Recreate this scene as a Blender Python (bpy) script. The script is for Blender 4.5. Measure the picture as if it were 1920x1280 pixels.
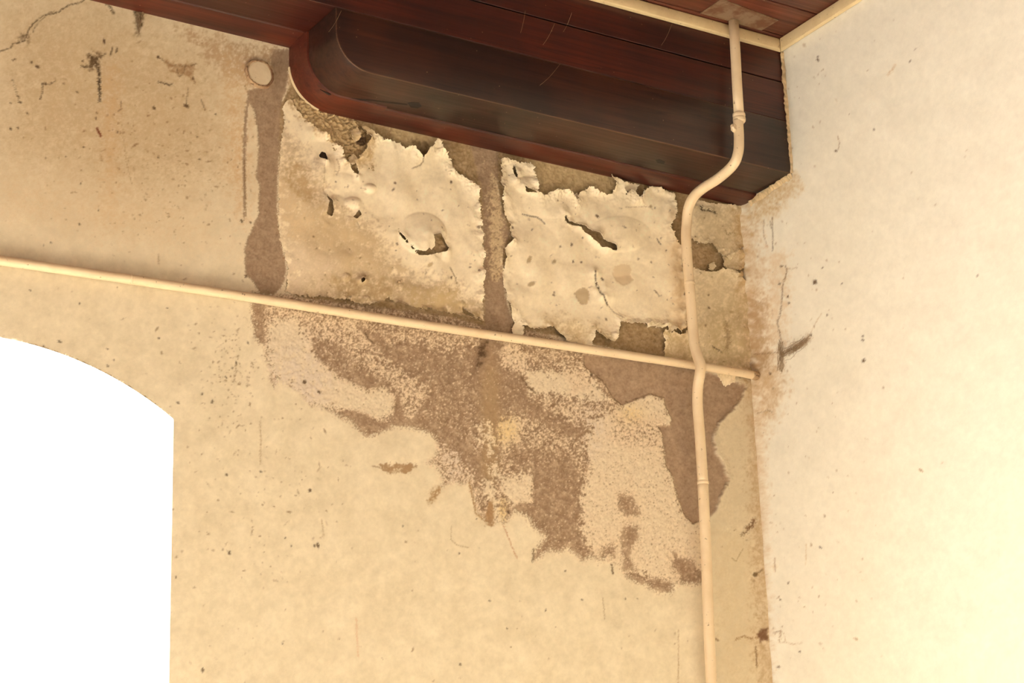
import bpy, bmesh, math, random
import numpy as np
from mathutils import Matrix, Vector

for o in list(bpy.data.objects):
    bpy.data.objects.remove(o)
SC = bpy.context.scene
COL = SC.collection

# ------------------------------------------------------------------ camera
FPX = 4200.0
YAW, PITCH, ROLL = (math.radians(a) for a in (32.66, 19.32, -2.01))
_F = np.array([math.sin(YAW) * math.cos(PITCH), math.cos(YAW) * math.cos(PITCH), math.sin(PITCH)])
_R = np.array([math.cos(YAW), -math.sin(YAW), 0.0])
_U = np.cross(_R, _F)
_c, _s = math.cos(ROLL), math.sin(ROLL)
VIEW = np.array([_c * _R + _s * _U, -_s * _R + _c * _U, _F])     # rows: right, up, forward
CAM = np.array([0.0, 0.0, 1.6])
cam_data = bpy.data.cameras.new('camera')
cam_data.sensor_width = 36.0
cam_data.lens = FPX / 1920.0 * 36.0
cam_data.clip_start = 0.05
cam = bpy.data.objects.new('camera', cam_data)
COL.objects.link(cam)
_m = Matrix.Identity(4)
for i in range(3):
    _m[i][0], _m[i][1], _m[i][2], _m[i][3] = VIEW[0][i], VIEW[1][i], -VIEW[2][i], CAM[i]
cam.matrix_world = _m
SC.camera = cam

# ------------------------------------------------------------------ room size (metres)
XL, XR = -3.0, 2.9685          # left wall, right wall
YB, YN = 3.65, -3.0            # back wall, wall behind the camera
ZC = 3.876                     # ceiling underside
YF = 3.47                      # front face of the timber
ARCH_X, ARCH_Z, ARCH_R, ARCH_H, SILL = 1.245, 2.33, 0.627, 0.349, 0.95

# ------------------------------------------------------------------ world and light
SKY = (1.0, 0.985, 0.955)
SKY_STRENGTH = 14.0
world = bpy.data.worlds.new('sky')
SC.world = world
world.use_nodes = True
bg = world.node_tree.nodes['Background']
bg.inputs['Color'].default_value = (*SKY, 1)
bg.inputs['Strength'].default_value = SKY_STRENGTH

# unseen windows added and sized for their light, in the walls behind the camera (x0, x1, z0, z1) / (y0, y1, z0, z1)
ADDED_WIN_FRONT = (1.3, 2.0, 0.8, 1.6)
ADDED_WIN_LEFT = (1.5, 3.0, 1.0, 2.95)


def window_light(name, loc, rot, sx, sy):
    d = bpy.data.lights.new(name, 'AREA')
    d.shape = 'RECTANGLE'
    d.size, d.size_y = sx, sy
    d.cycles.is_portal = True
    o = bpy.data.objects.new(name, d)
    o.location = loc
    o.rotation_euler = rot
    COL.objects.link(o)
    return o


window_light('added_daylight_front', ((ADDED_WIN_FRONT[0] + ADDED_WIN_FRONT[1]) / 2, YN, (ADDED_WIN_FRONT[2] + ADDED_WIN_FRONT[3]) / 2),
             (math.pi / 2, 0, math.pi), ADDED_WIN_FRONT[1] - ADDED_WIN_FRONT[0], ADDED_WIN_FRONT[3] - ADDED_WIN_FRONT[2])
window_light('added_daylight_left', (XL, (ADDED_WIN_LEFT[0] + ADDED_WIN_LEFT[1]) / 2, (ADDED_WIN_LEFT[2] + ADDED_WIN_LEFT[3]) / 2),
             (math.pi / 2, 0, -math.pi / 2), ADDED_WIN_LEFT[1] - ADDED_WIN_LEFT[0], ADDED_WIN_LEFT[3] - ADDED_WIN_LEFT[2])
window_light('daylight_arch', (ARCH_X, YB + 0.14, (SILL + 2.957) / 2),
             (math.pi / 2, 0, 0), 2 * ARCH_H, 2.957 - SILL)

# low sun through the added left window: it lights the floor, and the floor lights the corner from below
sun_data = bpy.data.lights.new('sun', 'SUN')
sun_data.energy = 110.0
sun_data.angle = math.radians(0.6)
sun_data.color = (1.0, 0.97, 0.92)
sun = bpy.data.objects.new('sun', sun_data)
SUN_EL, SUN_AZ = math.radians(28), math.radians(-4)
sun.rotation_euler = Vector((math.cos(SUN_EL) * math.cos(SUN_AZ), math.cos(SUN_EL) * math.sin(SUN_AZ), -math.sin(SUN_EL))).to_track_quat('-Z', 'Y').to_euler()
COL.objects.link(sun)

vs = SC.view_settings
SC.display_settings.display_device = 'sRGB'
vs.view_transform = 'Standard'
vs.look = 'None'
vs.gamma = 1.0
vs.use_curve_mapping = False
vs.exposure = -0.33


# ------------------------------------------------------------------ helpers: pictures of points
def project(P):
    q = (np.asarray(P, float) - CAM) @ VIEW.T
    return 960 + FPX * q[..., 0] / q[..., 2], 640 - FPX * q[..., 1] / q[..., 2]


def hit(u, v, ax, val):
    d = np.array([(u - 960) / FPX, -(v - 640) / FPX, 1.0]) @ VIEW
    return CAM + (val - CAM[ax]) / d[ax] * d


def lin(c):
    c = np.asarray(c, float) / 255.0
    return np.where(c <= 0.04045, c / 12.92, ((c + 0.055) / 1.055) ** 2.4)


def tag(o, label=None, cat=None, group=None, kind=None):
    for k, v in (('label', label), ('category', cat), ('group', group), ('kind', kind)):
        if v:
            o[k] = v
    return o


def link(name, me, mat=None, parent=None, smooth=False):
    o = bpy.data.objects.new(name, me)
    COL.objects.link(o)
    if mat:
        me.materials.append(mat)
    if parent:
        o.parent = parent
        o.matrix_parent_inverse = parent.matrix_world.inverted()
    if smooth:
        me.polygons.foreach_set('use_smooth', np.ones(len(me.polygons), bool))
    return o


def empty(name, loc):
    o = bpy.data.objects.new(name, None)
    o.location = loc
    COL.objects.link(o)
    o.matrix_world = Matrix.Translation(Vector(loc))
    return o


def mesh_np(name, verts, quads, tris=None, col=None):
    """a mesh from numpy arrays, optional linear vertex colours"""
    me = bpy.data.meshes.new(name)
    nq, nt = len(quads), 0 if tris is None else len(tris)
    me.vertices.add(len(verts))
    me.vertices.foreach_set('co', np.ascontiguousarray(verts, np.float32).ravel())
    loops = quads.ravel() if nt == 0 else np.concatenate([quads.ravel(), tris.ravel()])
    me.loops.add(len(loops))
    me.loops.foreach_set('vertex_index', loops.astype(np.int32))
    me.polygons.add(nq + nt)
    starts = np.concatenate([np.arange(nq) * 4, nq * 4 + np.arange(nt) * 3]).astype(np.int32)
    me.polygons.foreach_set('loop_start', starts)
    me.update(calc_edges=True)
    if col is not None:
        a = me.color_attributes.new('tint', 'FLOAT_COLOR', 'POINT')
        rgba = np.ones((len(verts), 4), np.float32)
        rgba[:, :3] = col
        a.data.foreach_set('color', rgba.ravel())
    me.validate()
    return me


def box_bm(bm, x0, x1, y0, y1, z0, z1):
    vs_ = [bm.verts.new(p) for p in ((x0, y0, z0), (x1, y0, z0), (x1, y1, z0), (x0, y1, z0),
                                     (x0, y0, z1), (x1, y0, z1), (x1, y1, z1), (x0, y1, z1))]
    for f in ((0, 3, 2, 1), (4, 5, 6, 7), (0, 1, 5, 4), (1, 2, 6, 5), (2, 3, 7, 6), (3, 0, 4, 7)):
        bm.faces.new([vs_[i] for i in f])
    return vs_


def box_mesh(name, b, bevel=0.0, seg=2):
    bm = bmesh.new()
    box_bm(bm, *b)
    if bevel:
        bmesh.ops.bevel(bm, geom=bm.edges[:], offset=bevel, segments=seg, affect='EDGES', profile=0.5)
    me = bpy.data.meshes.new(name)
    bm.to_mesh(me)
    bm.free()
    return me


def tube_mesh(name, path, radii, n=20, cap=True, wob=0.0, seed=1):
    """round tube along a path of points, one radius per point"""
    P = np.asarray(path, float)
    R = np.full(len(P), radii, float) if np.isscalar(radii) else np.asarray(radii, float)
    T = np.gradient(P, axis=0)
    T /= np.linalg.norm(T, axis=1)[:, None]
    ref = np.array([0.0, 1.0, 0.0]) if abs(T[0][1]) < 0.8 else np.array([1.0, 0, 0])
    N = ref - (ref @ T[0]) * T[0]
    N /= np.linalg.norm(N)
    rng = np.random.default_rng(seed)
    verts = []
    for i in range(len(P)):
        N = N - (N @ T[i]) * T[i]
        N /= np.linalg.norm(N)
        B = np.cross(T[i], N)
        for k in range(n):
            a = 2 * math.pi * k / n
            rr = R[i] * (1 + wob * rng.normal())
            verts.append(P[i] + rr * (math.cos(a) * N + math.sin(a) * B))
    quads = [(i * n + k, i * n + (k + 1) % n, (i + 1) * n + (k + 1) % n, (i + 1) * n + k)
             for i in range(len(P) - 1) for k in range(n)]
    faces = [tuple(q) for q in quads]
    if cap:
        faces.append(tuple(range(n - 1, -1, -1)))
        faces.append(tuple((len(P) - 1) * n + k for k in range(n)))
    me = bpy.data.meshes.new(name)
    me.from_pydata([tuple(v) for v in verts], [], faces)
    me.update()
    bm = bmesh.new()
    bm.from_mesh(me)
    bmesh.ops.recalc_face_normals(bm, faces=bm.faces[:])
    bm.to_mesh(me)
    bm.free()
    return me


def smooth_path(pts, n):
    """Catmull-Rom through the points"""
    P = np.asarray(pts, float)
    P = np.vstack([2 * P[0] - P[1], P, 2 * P[-1] - P[-2]])
    out = []
    for i in range(1, len(P) - 2):
        for t in np.linspace(0, 1, n, endpoint=False):
            a, b, c, d = P[i - 1], P[i], P[i + 1], P[i + 2]
            out.append(0.5 * (2 * b + (c - a) * t + (2 * a - 5 * b + 4 * c - d) * t * t + (3 * b - a - 3 * c + d) * t ** 3))
    out.append(P[-2])
    return np.array(out)


# ------------------------------------------------------------------ materials
def new_mat(name):
    m = bpy.data.materials.new(name)
    m.use_nodes = True
    nt = m.node_tree
    b = nt.nodes['Principled BSDF']
    return m, nt, b


def nd(nt, t, **kw):
    n = nt.nodes.new(t)
    for k, v in kw.items():
        if k in n.inputs.keys():
            n.inputs[k].default_value = v
        else:
            setattr(n, k, v)
    return n


def mix_col(nt, a, b, fac, blend='MIX'):
    n = nt.nodes.new('ShaderNodeMix')
    n.data_type = 'RGBA'
    n.blend_type = blend
    for sock, val in ((n.inputs[0], fac), (n.inputs[6], a), (n.inputs[7], b)):
        if hasattr(val, 'is_linked') or hasattr(val, 'links'):
            nt.links.new(val, sock)
        else:
            sock.default_value = val
    return n.outputs[2]


def ramp(nt, src, p0, c0, p1, c1):
    r = nt.nodes.new('ShaderNodeValToRGB')
    e = r.color_ramp.elements
    e[0].position, e[0].color = p0, c0
    e[1].position, e[1].color = p1, c1
    nt.links.new(src, r.inputs[0])
    return r.outputs[0]


def g4(v):
    return (v, v, v, 1)


def obj_coords(nt, scale=(1, 1, 1)):
    tc = nt.nodes.new('ShaderNodeTexCoord')
    mp = nt.nodes.new('ShaderNodeMapping')
    mp.inputs['Scale'].default_value = scale
    nt.links.new(tc.outputs['Object'], mp.inputs['Vector'])
    return mp.outputs[0]


def noise(nt, vec, scale, detail=4.0, rough=0.55):
    n = nd(nt, 'ShaderNodeTexNoise', Scale=scale, Detail=detail, Roughness=rough)
    nt.links.new(vec, n.inputs['Vector'])
    return n.outputs['Fac']


def bump(nt, b, h, strength, dist):
    n = nd(nt, 'ShaderNodeBump', Strength=strength, Distance=dist)
    nt.links.new(h, n.inputs['Height'])
    nt.links.new(n.outputs[0], b.inputs['Normal'])


def plaster_mat(name, grain=0.06, bmp=0.12):
    m, nt, b = new_mat(name)
    at = nd(nt, 'ShaderNodeAttribute', attribute_name='tint')
    v = obj_coords(nt)
    n1 = noise(nt, v, 900, 3)
    n2 = noise(nt, v, 60, 5, 0.65)
    c = mix_col(nt, at.outputs['Color'], ramp(nt, n1, 0.3, g4(1 - grain), 0.7, g4(1 + grain * 0.3)), 1.0, 'MULTIPLY')
    c = mix_col(nt, c, ramp(nt, n2, 0.3, g4(0.97), 0.7, g4(1.02)), 1.0, 'MULTIPLY')
    nt.links.new(c, b.inputs['Base Color'])
    b.inputs['Roughness'].default_value = 0.88
    b.inputs['Specular IOR Level'].default_value = 0.25
    bump(nt, b, noise(nt, v, 420, 4, 0.6), bmp, 0.0008)
    return m


def wood_mat(name, dark, mid, red, rough=0.42, crack=0.5):
    m, nt, b = new_mat(name)
    v = obj_coords(nt, (1.2, 14, 14))
    n1 = noise(nt, v, 3.0, 6, 0.6)
    v2 = obj_coords(nt, (3.0, 120, 120))
    n2 = noise(nt, v2, 1.0, 5, 0.6)
    v3 = obj_coords(nt, (1, 1, 1))
    n3 = noise(nt, v3, 5.0, 3, 0.5)
    c = mix_col(nt, (*lin(dark), 1), (*lin(mid), 1), ramp(nt, n1, 0.35, g4(0), 0.65, g4(1)))
    c = mix_col(nt, c, (*lin(red), 1), ramp(nt, n3, 0.42, g4(0), 0.66, g4(0.8)))
    c = mix_col(nt, c, ramp(nt, n2, 0.3, g4(0.55), 0.65, g4(1.15)), 1.0, 'MULTIPLY')
    # long hairline cracks along the grain
    v4 = obj_coords(nt, (0.7, 26, 26))
    w = noise(nt, v4, 1.0, 2, 0.4)
    w1 = nd(nt, 'ShaderNodeMath', operation='SUBTRACT')
    nt.links.new(w, w1.inputs[0])
    w1.inputs[1].default_value = 0.5
    w2 = nd(nt, 'ShaderNodeMath', operation='ABSOLUTE')
    nt.links.new(w1.outputs[0], w2.inputs[0])
    cr = ramp(nt, w2.outputs[0], 0.0, g4(1 - crack), 0.008, g4(1))
    c = mix_col(nt, c, cr, 1.0, 'MULTIPLY')
    # pale dust specks
    sp = nd(nt, 'ShaderNodeTexVoronoi', Scale=38.0, feature='F1')
    nt.links.new(v3, sp.inputs['Vector'])
    c = mix_col(nt, c, (*lin((150, 120, 90)), 1), ramp(nt, sp.outputs['Distance'], 0.035, g4(0.55), 0.06, g4(0)))
    nt.links.new(c, b.inputs['Base Color'])
    nt.links.new(ramp(nt, n2, 0.3, g4(rough + 0.14), 0.7, g4(rough)), b.inputs['Roughness'])
    b.inputs['Specular IOR Level'].default_value = 0.5
    bump(nt, b, n2, 0.18, 0.0012)
    return m


def paint_mat(name, base, dirt, amount=0.5, rough=0.38, spots=0.12, rust=False):
    m, nt, b = new_mat(name)
    v = obj_coords(nt)
    n1 = noise(nt, v, 22, 5, 0.6)
    c = mix_col(nt, (*lin(base), 1), (*lin(dirt), 1), ramp(nt, n1, 0.42, g4(0), 0.75, g4(amount)))
    n2 = noise(nt, v, 130, 2, 0.5)
    c = mix_col(nt, c, (*lin((96, 66, 38)), 1), ramp(nt, n2, 0.72 - spots * 0.3, g4(0), 0.80 - spots * 0.3, g4(0.8)))
    nt.links.new(c, b.inputs['Base Color'])
    b.inputs['Roughness'].default_value = rough
    bump(nt, b, noise(nt, v, 160, 3), 0.25, 0.0012)
    return m


M_PLASTER = plaster_mat('plaster')
M_SHEET = plaster_mat('paint_skin', 0.04, 0.06)
M_CORBEL = wood_mat('dark_timber', (30, 18, 14), (46, 26, 19), (66, 34, 21), 0.31)
M_BEAM = wood_mat('red_timber', (48, 21, 16), (66, 27, 18), (80, 33, 20), 0.30)
M_MOULD = wood_mat('red_moulding', (58, 26, 18), (82, 35, 22), (98, 43, 26), 0.32, 0.15)
M_PLANK = wood_mat('ceiling_timber', (76, 38, 26), (104, 52, 34), (116, 60, 38), 0.40, 0.2)
M_PIPE = paint_mat('pipe_paint', (230, 206, 168), (212, 180, 138), 0.5, 0.42)
M_TRIM = paint_mat('trim_paint', (226, 202, 156), (204, 174, 128), 0.6, 0.45)


def simple_mat(name, c, rough=0.8):
    m, nt, b = new_mat(name)
    v = obj_coords(nt)
    cc = mix_col(nt, (*(lin(c) * 0.85), 1), (*lin(c), 1), ramp(nt, noise(nt, v, 30, 4), 0.35, g4(0), 0.65, g4(1)))
    nt.links.new(cc, b.inputs['Base Color'])
    b.inputs['Roughness'].default_value = rough
    return m


M_ROOM = simple_mat('limewash', (236, 226, 206))
M_FLOOR = simple_mat('floor_tile', (214, 206, 190), 0.6)
M_DARK = simple_mat('dark_void', (40, 28, 20))

# ------------------------------------------------------------------ rasters of the wall's wear (drawn on the wall plane)
U0, V0, RW, RH = -12, -12, 1480, 1316
UU, VV = np.meshgrid(np.arange(RW) + U0, np.arange(RH) + V0)
UU = UU.astype(np.float32)
VV = VV.astype(np.float32)


def fnoise(size, seed, beta=1.0, shape=(RH, RW), aniso=1.0):
    """band-limited fractal noise, unit variance; size = largest feature in raster cells"""
    rng = np.random.default_rng(seed)
    h, w = shape
    f = np.fft.rfft2(rng.standard_normal((h, w)).astype(np.float32))
    ky = np.fft.fftfreq(h)[:, None] * aniso
    kx = np.fft.rfftfreq(w)[None, :]
    k = np.sqrt(kx * kx + ky * ky)
    amp = 1.0 / (k + 0.6 / size) ** beta
    amp *= 1 - np.exp(-(k * size) ** 2)
    n = np.fft.irfft2(f * amp, s=(h, w)).astype(np.float32)
    return (n - n.mean()) / n.std()


def blur(a, s):
    ky = np.fft.fftfreq(a.shape[0])[:, None]
    kx = np.fft.rfftfreq(a.shape[1])[None, :]
    return np.fft.irfft2(np.fft.rfft2(a) * np.exp(-2 * (math.pi * s) ** 2 * (kx * kx + ky * ky)), s=a.shape).astype(np.float32)


NB = fnoise(160, 11, 1.6)      # broad
NM = fnoise(45, 12, 1.4)       # medium
NS = fnoise(14, 13, 1.25)      # small
NF = fnoise(5, 14, 0.9)        # fine
NW = fnoise(2.5, 15, 0.4)      # grain
NL = fnoise(60, 17, 1.4)
NL = blur(NL, 17.0)
NL = (NL - NL.mean()) / NL.std()      # smooth swell of the loose paint
NE = blur(NM, 4.0)
NE = (NE - NE.mean()) / NE.std()


def sstep(x, w):
    t = np.clip(x / w * 0.5 + 0.5, 0, 1)
    return t * t * (3 - 2 * t)


def poly_sd(pts, U, V):
    """signed distance to a polygon, positive inside"""
    P = np.asarray(pts, np.float32)
    d2 = np.full(U.shape, 1e12, np.float32)
    ins = np.zeros(U.shape, bool)
    for i in range(len(P)):
        ax, ay = P[i - 1]
        bx, by = P[i]
        ex, ey = bx - ax, by - ay
        l2 = ex * ex + ey * ey + 1e-9
        t = np.clip(((U - ax) * ex + (V - ay) * ey) / l2, 0, 1)
        dx, dy = U - ax - t * ex, V - ay - t * ey
        np.minimum(d2, dx * dx + dy * dy, out=d2)
        if ay != by:
            ins ^= ((ay > V) != (by > V)) & (U < (bx - ax) * (V - ay) / (by - ay) + ax)
    d = np.sqrt(d2)
    return np.where(ins, d, -d)


def line_d(pts, U, V):
    P = np.asarray(pts, np.float32)
    d2 = np.full(U.shape, 1e12, np.float32)
    for i in range(1, len(P)):
        ax, ay = P[i - 1]
        bx, by = P[i]
        ex, ey = bx - ax, by - ay
        t = np.clip(((U - ax) * ex + (V - ay) * ey) / (ex * ex + ey * ey + 1e-9), 0, 1)
        dx, dy = U - ax - t * ex, V - ay - t * ey
        np.minimum(d2, dx * dx + dy * dy, out=d2)
    return np.sqrt(d2)


def win(pts, pad):
    P = np.asarray(pts)
    x0 = int(max(P[:, 0].min() - pad - U0, 0))
    x1 = int(min(P[:, 0].max() + pad - U0 + 1, RW))
    y0 = int(max(P[:, 1].min() - pad - V0, 0))
    y1 = int(min(P[:, 1].max() + pad - V0 + 1, RH))
    return (slice(y0, max(y1, y0)), slice(x0, max(x1, x0)))


def mask(pts, soft=1.5, amp=3.0, small=1.5, fine=0.8):
    """full-size mask of a rough-edged polygon and its window"""
    pad = soft + 3 * (amp + small + fine) + 4
    w = win(pts, pad)
    sd = poly_sd(pts, UU[w], VV[w]) + amp * NM[w] * 0.5 + small * NS[w] + fine * NF[w]
    return w, sstep(sd, soft), sd


class Canvas:
    """colour (photo-like sRGB) and relief (mm towards the room)"""

    def __init__(self, base):
        self.c = np.empty((RH, RW, 3), np.float32)
        self.c[:] = base
        self.h = np.zeros((RH, RW), np.float32)

    def colour(self, w, m, rgb):
        rgb = np.asarray(rgb, np.float32)
        if rgb.ndim == 3:
            rgb = rgb[w]
        self.c[w] += (rgb - self.c[w]) * m[..., None]

    def height(self, w, m, mm):
        val = mm[w] if isinstance(mm, np.ndarray) else mm
        self.h[w] += (val - self.h[w]) * m

    def stroke(self, pts, width, rgb, alpha=1.0, rough=0.6, dip=0.0, soft=1.2, broken=0.0):
        w = win(pts, width * 2 + 8)
        if UU[w].size == 0:
            return
        d = width * 0.5 - line_d(pts, UU[w], VV[w]) + rough * (NS[w] * 0.5 + NF[w])
        if broken:
            d = d - broken * np.clip(NS[w] + 0.3, 0, 3)
        m = sstep(d, soft) * alpha
        self.colour(w, m, rgb)
        if dip:
            self.h[w] -= dip * m

    def blot(self, pts, rgb, alpha=0.5, soft=14, noise_amt=0.6, amp=6):
        w = win(pts, soft * 2 + 20)
        sd = poly_sd(pts, UU[w], VV[w]) + amp * NM[w]
        m = sstep(sd, soft)
        m = m * alpha * np.clip(1 + noise_amt * (NS[w] * 0.35 + NM[w] * 0.5), 0, 1.6)
        self.colour(w, np.clip(m, 0, 1), rgb)

    def speck(self, u, v, r, rgb, alpha=0.85, el=1.0, ang=0.0):
        pts = [(u - 1, v), (u + 1, v)]
        w = win(pts, r * max(el, 1) + 4)
        if UU[w].size == 0:
            return
        du, dv = UU[w] - u, VV[w] - v
        a = du * math.cos(ang) + dv * math.sin(ang)
        b = -du * math.sin(ang) + dv * math.cos(ang)
        d = r - np.sqrt((a / el) ** 2 + b * b) + 0.5 * NF[w]
        self.colour(w, sstep(d, 0.9) * alpha, rgb)


PAINT = np.array((229, 213, 182), np.float32)       # sound cream distemper
BROWN = np.array((158, 132, 106), np.float32)        # bare render
PALE = np.array((228, 206, 174), np.float32)        # thin left-over limewash
TAN = np.array((188, 163, 128), np.float32)
LILAC = np.array((218, 202, 186), np.float32)
YELLOW = np.array((230, 202, 146), np.float32)
DIRT = np.array((92, 70, 46), np.float32)

WALL = Canvas(PAINT)
SKIN = Canvas(PAINT + 3)
W_ALL = (slice(0, RH), slice(0, RW))

# broad tone of the sound paint: faint patches of grime
WALL.c += (NB * 3.0 + NM * 2.0)[..., None] * np.array((1.0, 1.05, 1.1), np.float32)
WALL.h += blur(NB, 14) * 0.5 + NL * 0.22 + NF * 0.012
brown_tex = BROWN + (NM * 5 + NS * 3.5 + NF * 2.5)[..., None] * np.array((1, 1, 0.9), np.float32)
tan_tex = TAN + (NM * 9 + NS * 5 + NF * 3)[..., None] * np.array((0.9, 1, 1.1), np.float32)
bare_h = -0.6 + NM * 0.25 + NF * 0.16 + NW * 0.05

# ---- grime low at the right, by the corner, and top left with painted shade
WALL.blot([(1320, 380), (1400, 380), (1416, 700), (1330, 690)], (202, 182, 146), 0.75, 30, 0.4)
WALL.blot([(1330, 700), (1420, 700), (1436, 1010), (1340, 1000)], (210, 192, 160), 0.6, 24, 0.4)
WALL.blot([(1330, 1000), (1440, 1000), (1450, 1300), (1350, 1300)], (216, 196, 160), 0.6, 30, 0.4)
WALL.blot([(1390, 395), (1402, 395), (1450, 1300), (1425, 1300)], (190, 160, 122), 0.55, 16, 0.4)
WALL.blot([(-12, -12), (200, -12), (420, 100), (440, 330), (250, 380), (-12, 300)], (198, 174, 138), 0.9, 120, 0.3)  # grime, deepened in colour to paint the weaker light up here
WALL.blot([(195, 120), (222, 120), (212, 420), (198, 420)], (206, 168, 124), 0.35, 22, 0.4)
WALL.blot([(-12, 330), (350, 380), (440, 470), (300, 470), (-12, 420)], (216, 190, 152), 0.45, 60, 0.4)

# ---- mottled damp patch round the cover plate
WALL.blot([(335, 55), (420, 78), (545, 96), (548, 160), (470, 165), (430, 140), (390, 110)], (186, 156, 122), 0.75, 16, 0.9)
WALL.blot([(420, 100), (462, 130), (458, 420), (430, 330), (425, 200)], (208, 174, 132), 0.5, 26, 0.8)

# ---- damaged field below the rail -------------------------------------------------
FIELD = [(472, 545), (474, 600), (479, 634), (496, 650), (498, 674), (505, 692), (506, 716), (515, 728), (522, 712), (540, 724),
         (560, 734), (585, 764), (600, 765), (618, 771), (640, 786), (652, 784), (672, 806), (687, 817), (704, 815), (722, 808),
         (738, 800), (770, 800), (790, 806), (812, 815), (818, 832), (815, 852), (800, 868), (815, 874), (826, 890), (830, 905),
         (818, 918), (806, 940), (818, 934), (832, 914), (850, 905), (866, 910), (880, 905), (886, 932), (893, 960), (908, 978),
         (921, 986), (932, 980), (950, 982), (966, 958), (985, 966), (1000, 986), (1024, 1008), (1008, 1024), (1000, 1040),
         (1000, 1052), (1016, 1040), (1034, 1030), (1050, 1036), (1066, 1026), (1080, 1040), (1090, 1052), (1110, 1044),
         (1130, 1052), (1150, 1056), (1162, 1066), (1175, 1082), (1192, 1092), (1206, 1094), (1228, 1106), (1258, 1112),
         (1264, 1096), (1290, 1096), (1322, 1092), (1322, 1060), (1326, 980), (1300, 984), (1250, 860), (1260, 720), (1110, 660),
         (960, 600), (700, 566), (560, 552), (500, 548)]
wf, mf, sdf_field = mask(FIELD, 1.2, 2.5, 3.4, 2.0)
P_FIELD = np.full((RH, RW), 0.40, np.float32)       # how much limewash is left


def paler(pts, val, soft=14):
    w = win(pts, soft * 2 + 10)
    soft = soft * 0.6
    m = sstep(poly_sd(pts, UU[w], VV[w]) + 4 * NM[w] + 3.5 * NS[w] + 1.5 * NF[w], soft)
    P_FIELD[w] += (val - P_FIELD[w]) * m


paler([(478, 560), (560, 560), (700, 590), (690, 660), (600, 640), (560, 620), (500, 640)], 0.56, 22)
paler([(505, 600), (560, 595), (580, 640), (600, 672), (640, 702), (690, 728), (722, 722), (742, 742), (738, 775), (712, 790),
       (680, 776), (640, 770), (590, 765), (560, 732), (524, 716), (506, 690), (500, 650)], 1.0, 8)
paler([(470, 560), (492, 560), (492, 640), (476, 640)], 0.05, 8)
paler([(592, 632), (640, 640), (660, 680), (640, 705), (600, 676), (586, 655)], 0.22, 14)
paler([(560, 575), (680, 590), (700, 650), (640, 640), (590, 630)], 0.55, 18)
paler([(640, 705), (690, 690), (740, 716), (757, 745), (752, 790), (735, 802), (742, 772), (744, 742), (722, 722), (690, 726)], 0.06, 8)
paler([(640, 770), (668, 772), (712, 792), (735, 800), (700, 818), (684, 816), (655, 785)], 0.02, 8)
paler([(675, 612), (720, 636), (800, 630), (890, 655), (906, 700), (892, 760), (850, 744), (800, 724), (760, 700), (720, 665)], 0.12, 12)
paler([(735, 640), (790, 640), (860, 660), (880, 620), (780, 606)], 0.45, 16)
paler([(700, 660), (740, 690), (800, 730), (820, 770), (770, 790), (756, 750), (730, 712), (690, 690)], 0.55, 16)
paler([(820, 726), (900, 724), (903, 800), (880, 838), (850, 826), (775, 796), (790, 760)], 0.20, 16)
paler([(740, 796), (790, 790), (835, 808), (870, 836), (915, 880), (925, 905), (900, 900), (850, 850), (800, 812)], 0.05, 8)
paler([(815, 826), (850, 850), (886, 890), (880, 905), (845, 905), (826, 885), (818, 860)], 0.58, 10)
paler([(905, 640), (936, 640), (934, 900), (905, 900)], 0.02, 6)
paler([(940, 640), (985, 655), (990, 700), (960, 690), (940, 680)], 0.7, 12)
paler([(936, 690), (990, 712), (1060, 752), (1110, 802), (1090, 818), (1040, 800), (985, 770), (940, 770)], 0.12, 12)
paler([(1000, 745), (1060, 752), (1120, 760), (1140, 780), (1110, 800), (1060, 780)], 0.55, 14)
paler([(985, 700), (1002, 690), (1030, 700), (1060, 690), (1100, 690), (1112, 715), (1140, 748), (1110, 752), (1060, 742), (1000, 736)], 0.98, 6)
paler([(1060, 690), (1100, 690), (1110, 730), (1070, 735)], 0.72, 8)
paler([(935, 790), (975, 785), (985, 815), (950, 840), (935, 825)], 0.8, 12)
paler([(955, 830), (1010, 845), (1062, 850), (1078, 878), (1040, 900), (1000, 895), (965, 880)], 0.22, 18)
paler([(940, 896), (1000, 886), (1002, 944), (966, 952), (944, 930)], 0.95, 6)
paler([(1002, 884), (1060, 866), (1092, 900), (1097, 950), (1088, 990), (1102, 1034), (1060, 1034), (1020, 1006), (985, 965),
       (962, 958), (972, 944), (1002, 944)], 0.08, 8)
paler([(1000, 1010), (1020, 1008), (1050, 1020), (1100, 1040), (1060, 1032), (1010, 1046)], 0.15, 6)
paler([(1140, 772), (1180, 750), (1220, 738), (1248, 745), (1260, 795), (1240, 800), (1246, 830), (1250, 870), (1264, 896),
       (1282, 960), (1302, 980), (1322, 1000), (1322, 1088), (1264, 1092), (1220, 1082), (1180, 1070), (1110, 1040), (1094, 1000),
       (1088, 930), (1106, 880), (1096, 830), (1110, 790)], 0.90, 8)
paler([(1150, 770), (1240, 790), (1248, 840), (1180, 840), (1140, 820)], 0.66, 12)
paler([(1158, 926), (1186, 930), (1200, 960), (1182, 972), (1162, 955)], 0.15, 8)
paler([(1172, 985), (1198, 985), (1194, 1012), (1178, 1040), (1192, 1066), (1172, 1064), (1164, 1020)], 0.10, 5)
paler([(1130, 1022), (1160, 1022), (1150, 1044), (1128, 1040)], 0.25, 5)
paler([(1090, 1030), (1110, 1035), (1125, 1055), (1095, 1058)], 0.2, 6)
paler([(1262, 1036), (1300, 1054), (1322, 1074), (1322, 1096), (1282, 1094), (1260, 1064)], 0.12, 6)
paler([(1182, 1084), (1216, 1090), (1262, 1096), (1260, 1116), (1225, 1108)], 0.05, 4)
paler([(914, 796), (922, 796), (926, 850), (918, 850)], 1.0, 3)
paler([(920, 866), (930, 868), (934, 900), (922, 890)], 0.95, 3)
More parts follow.
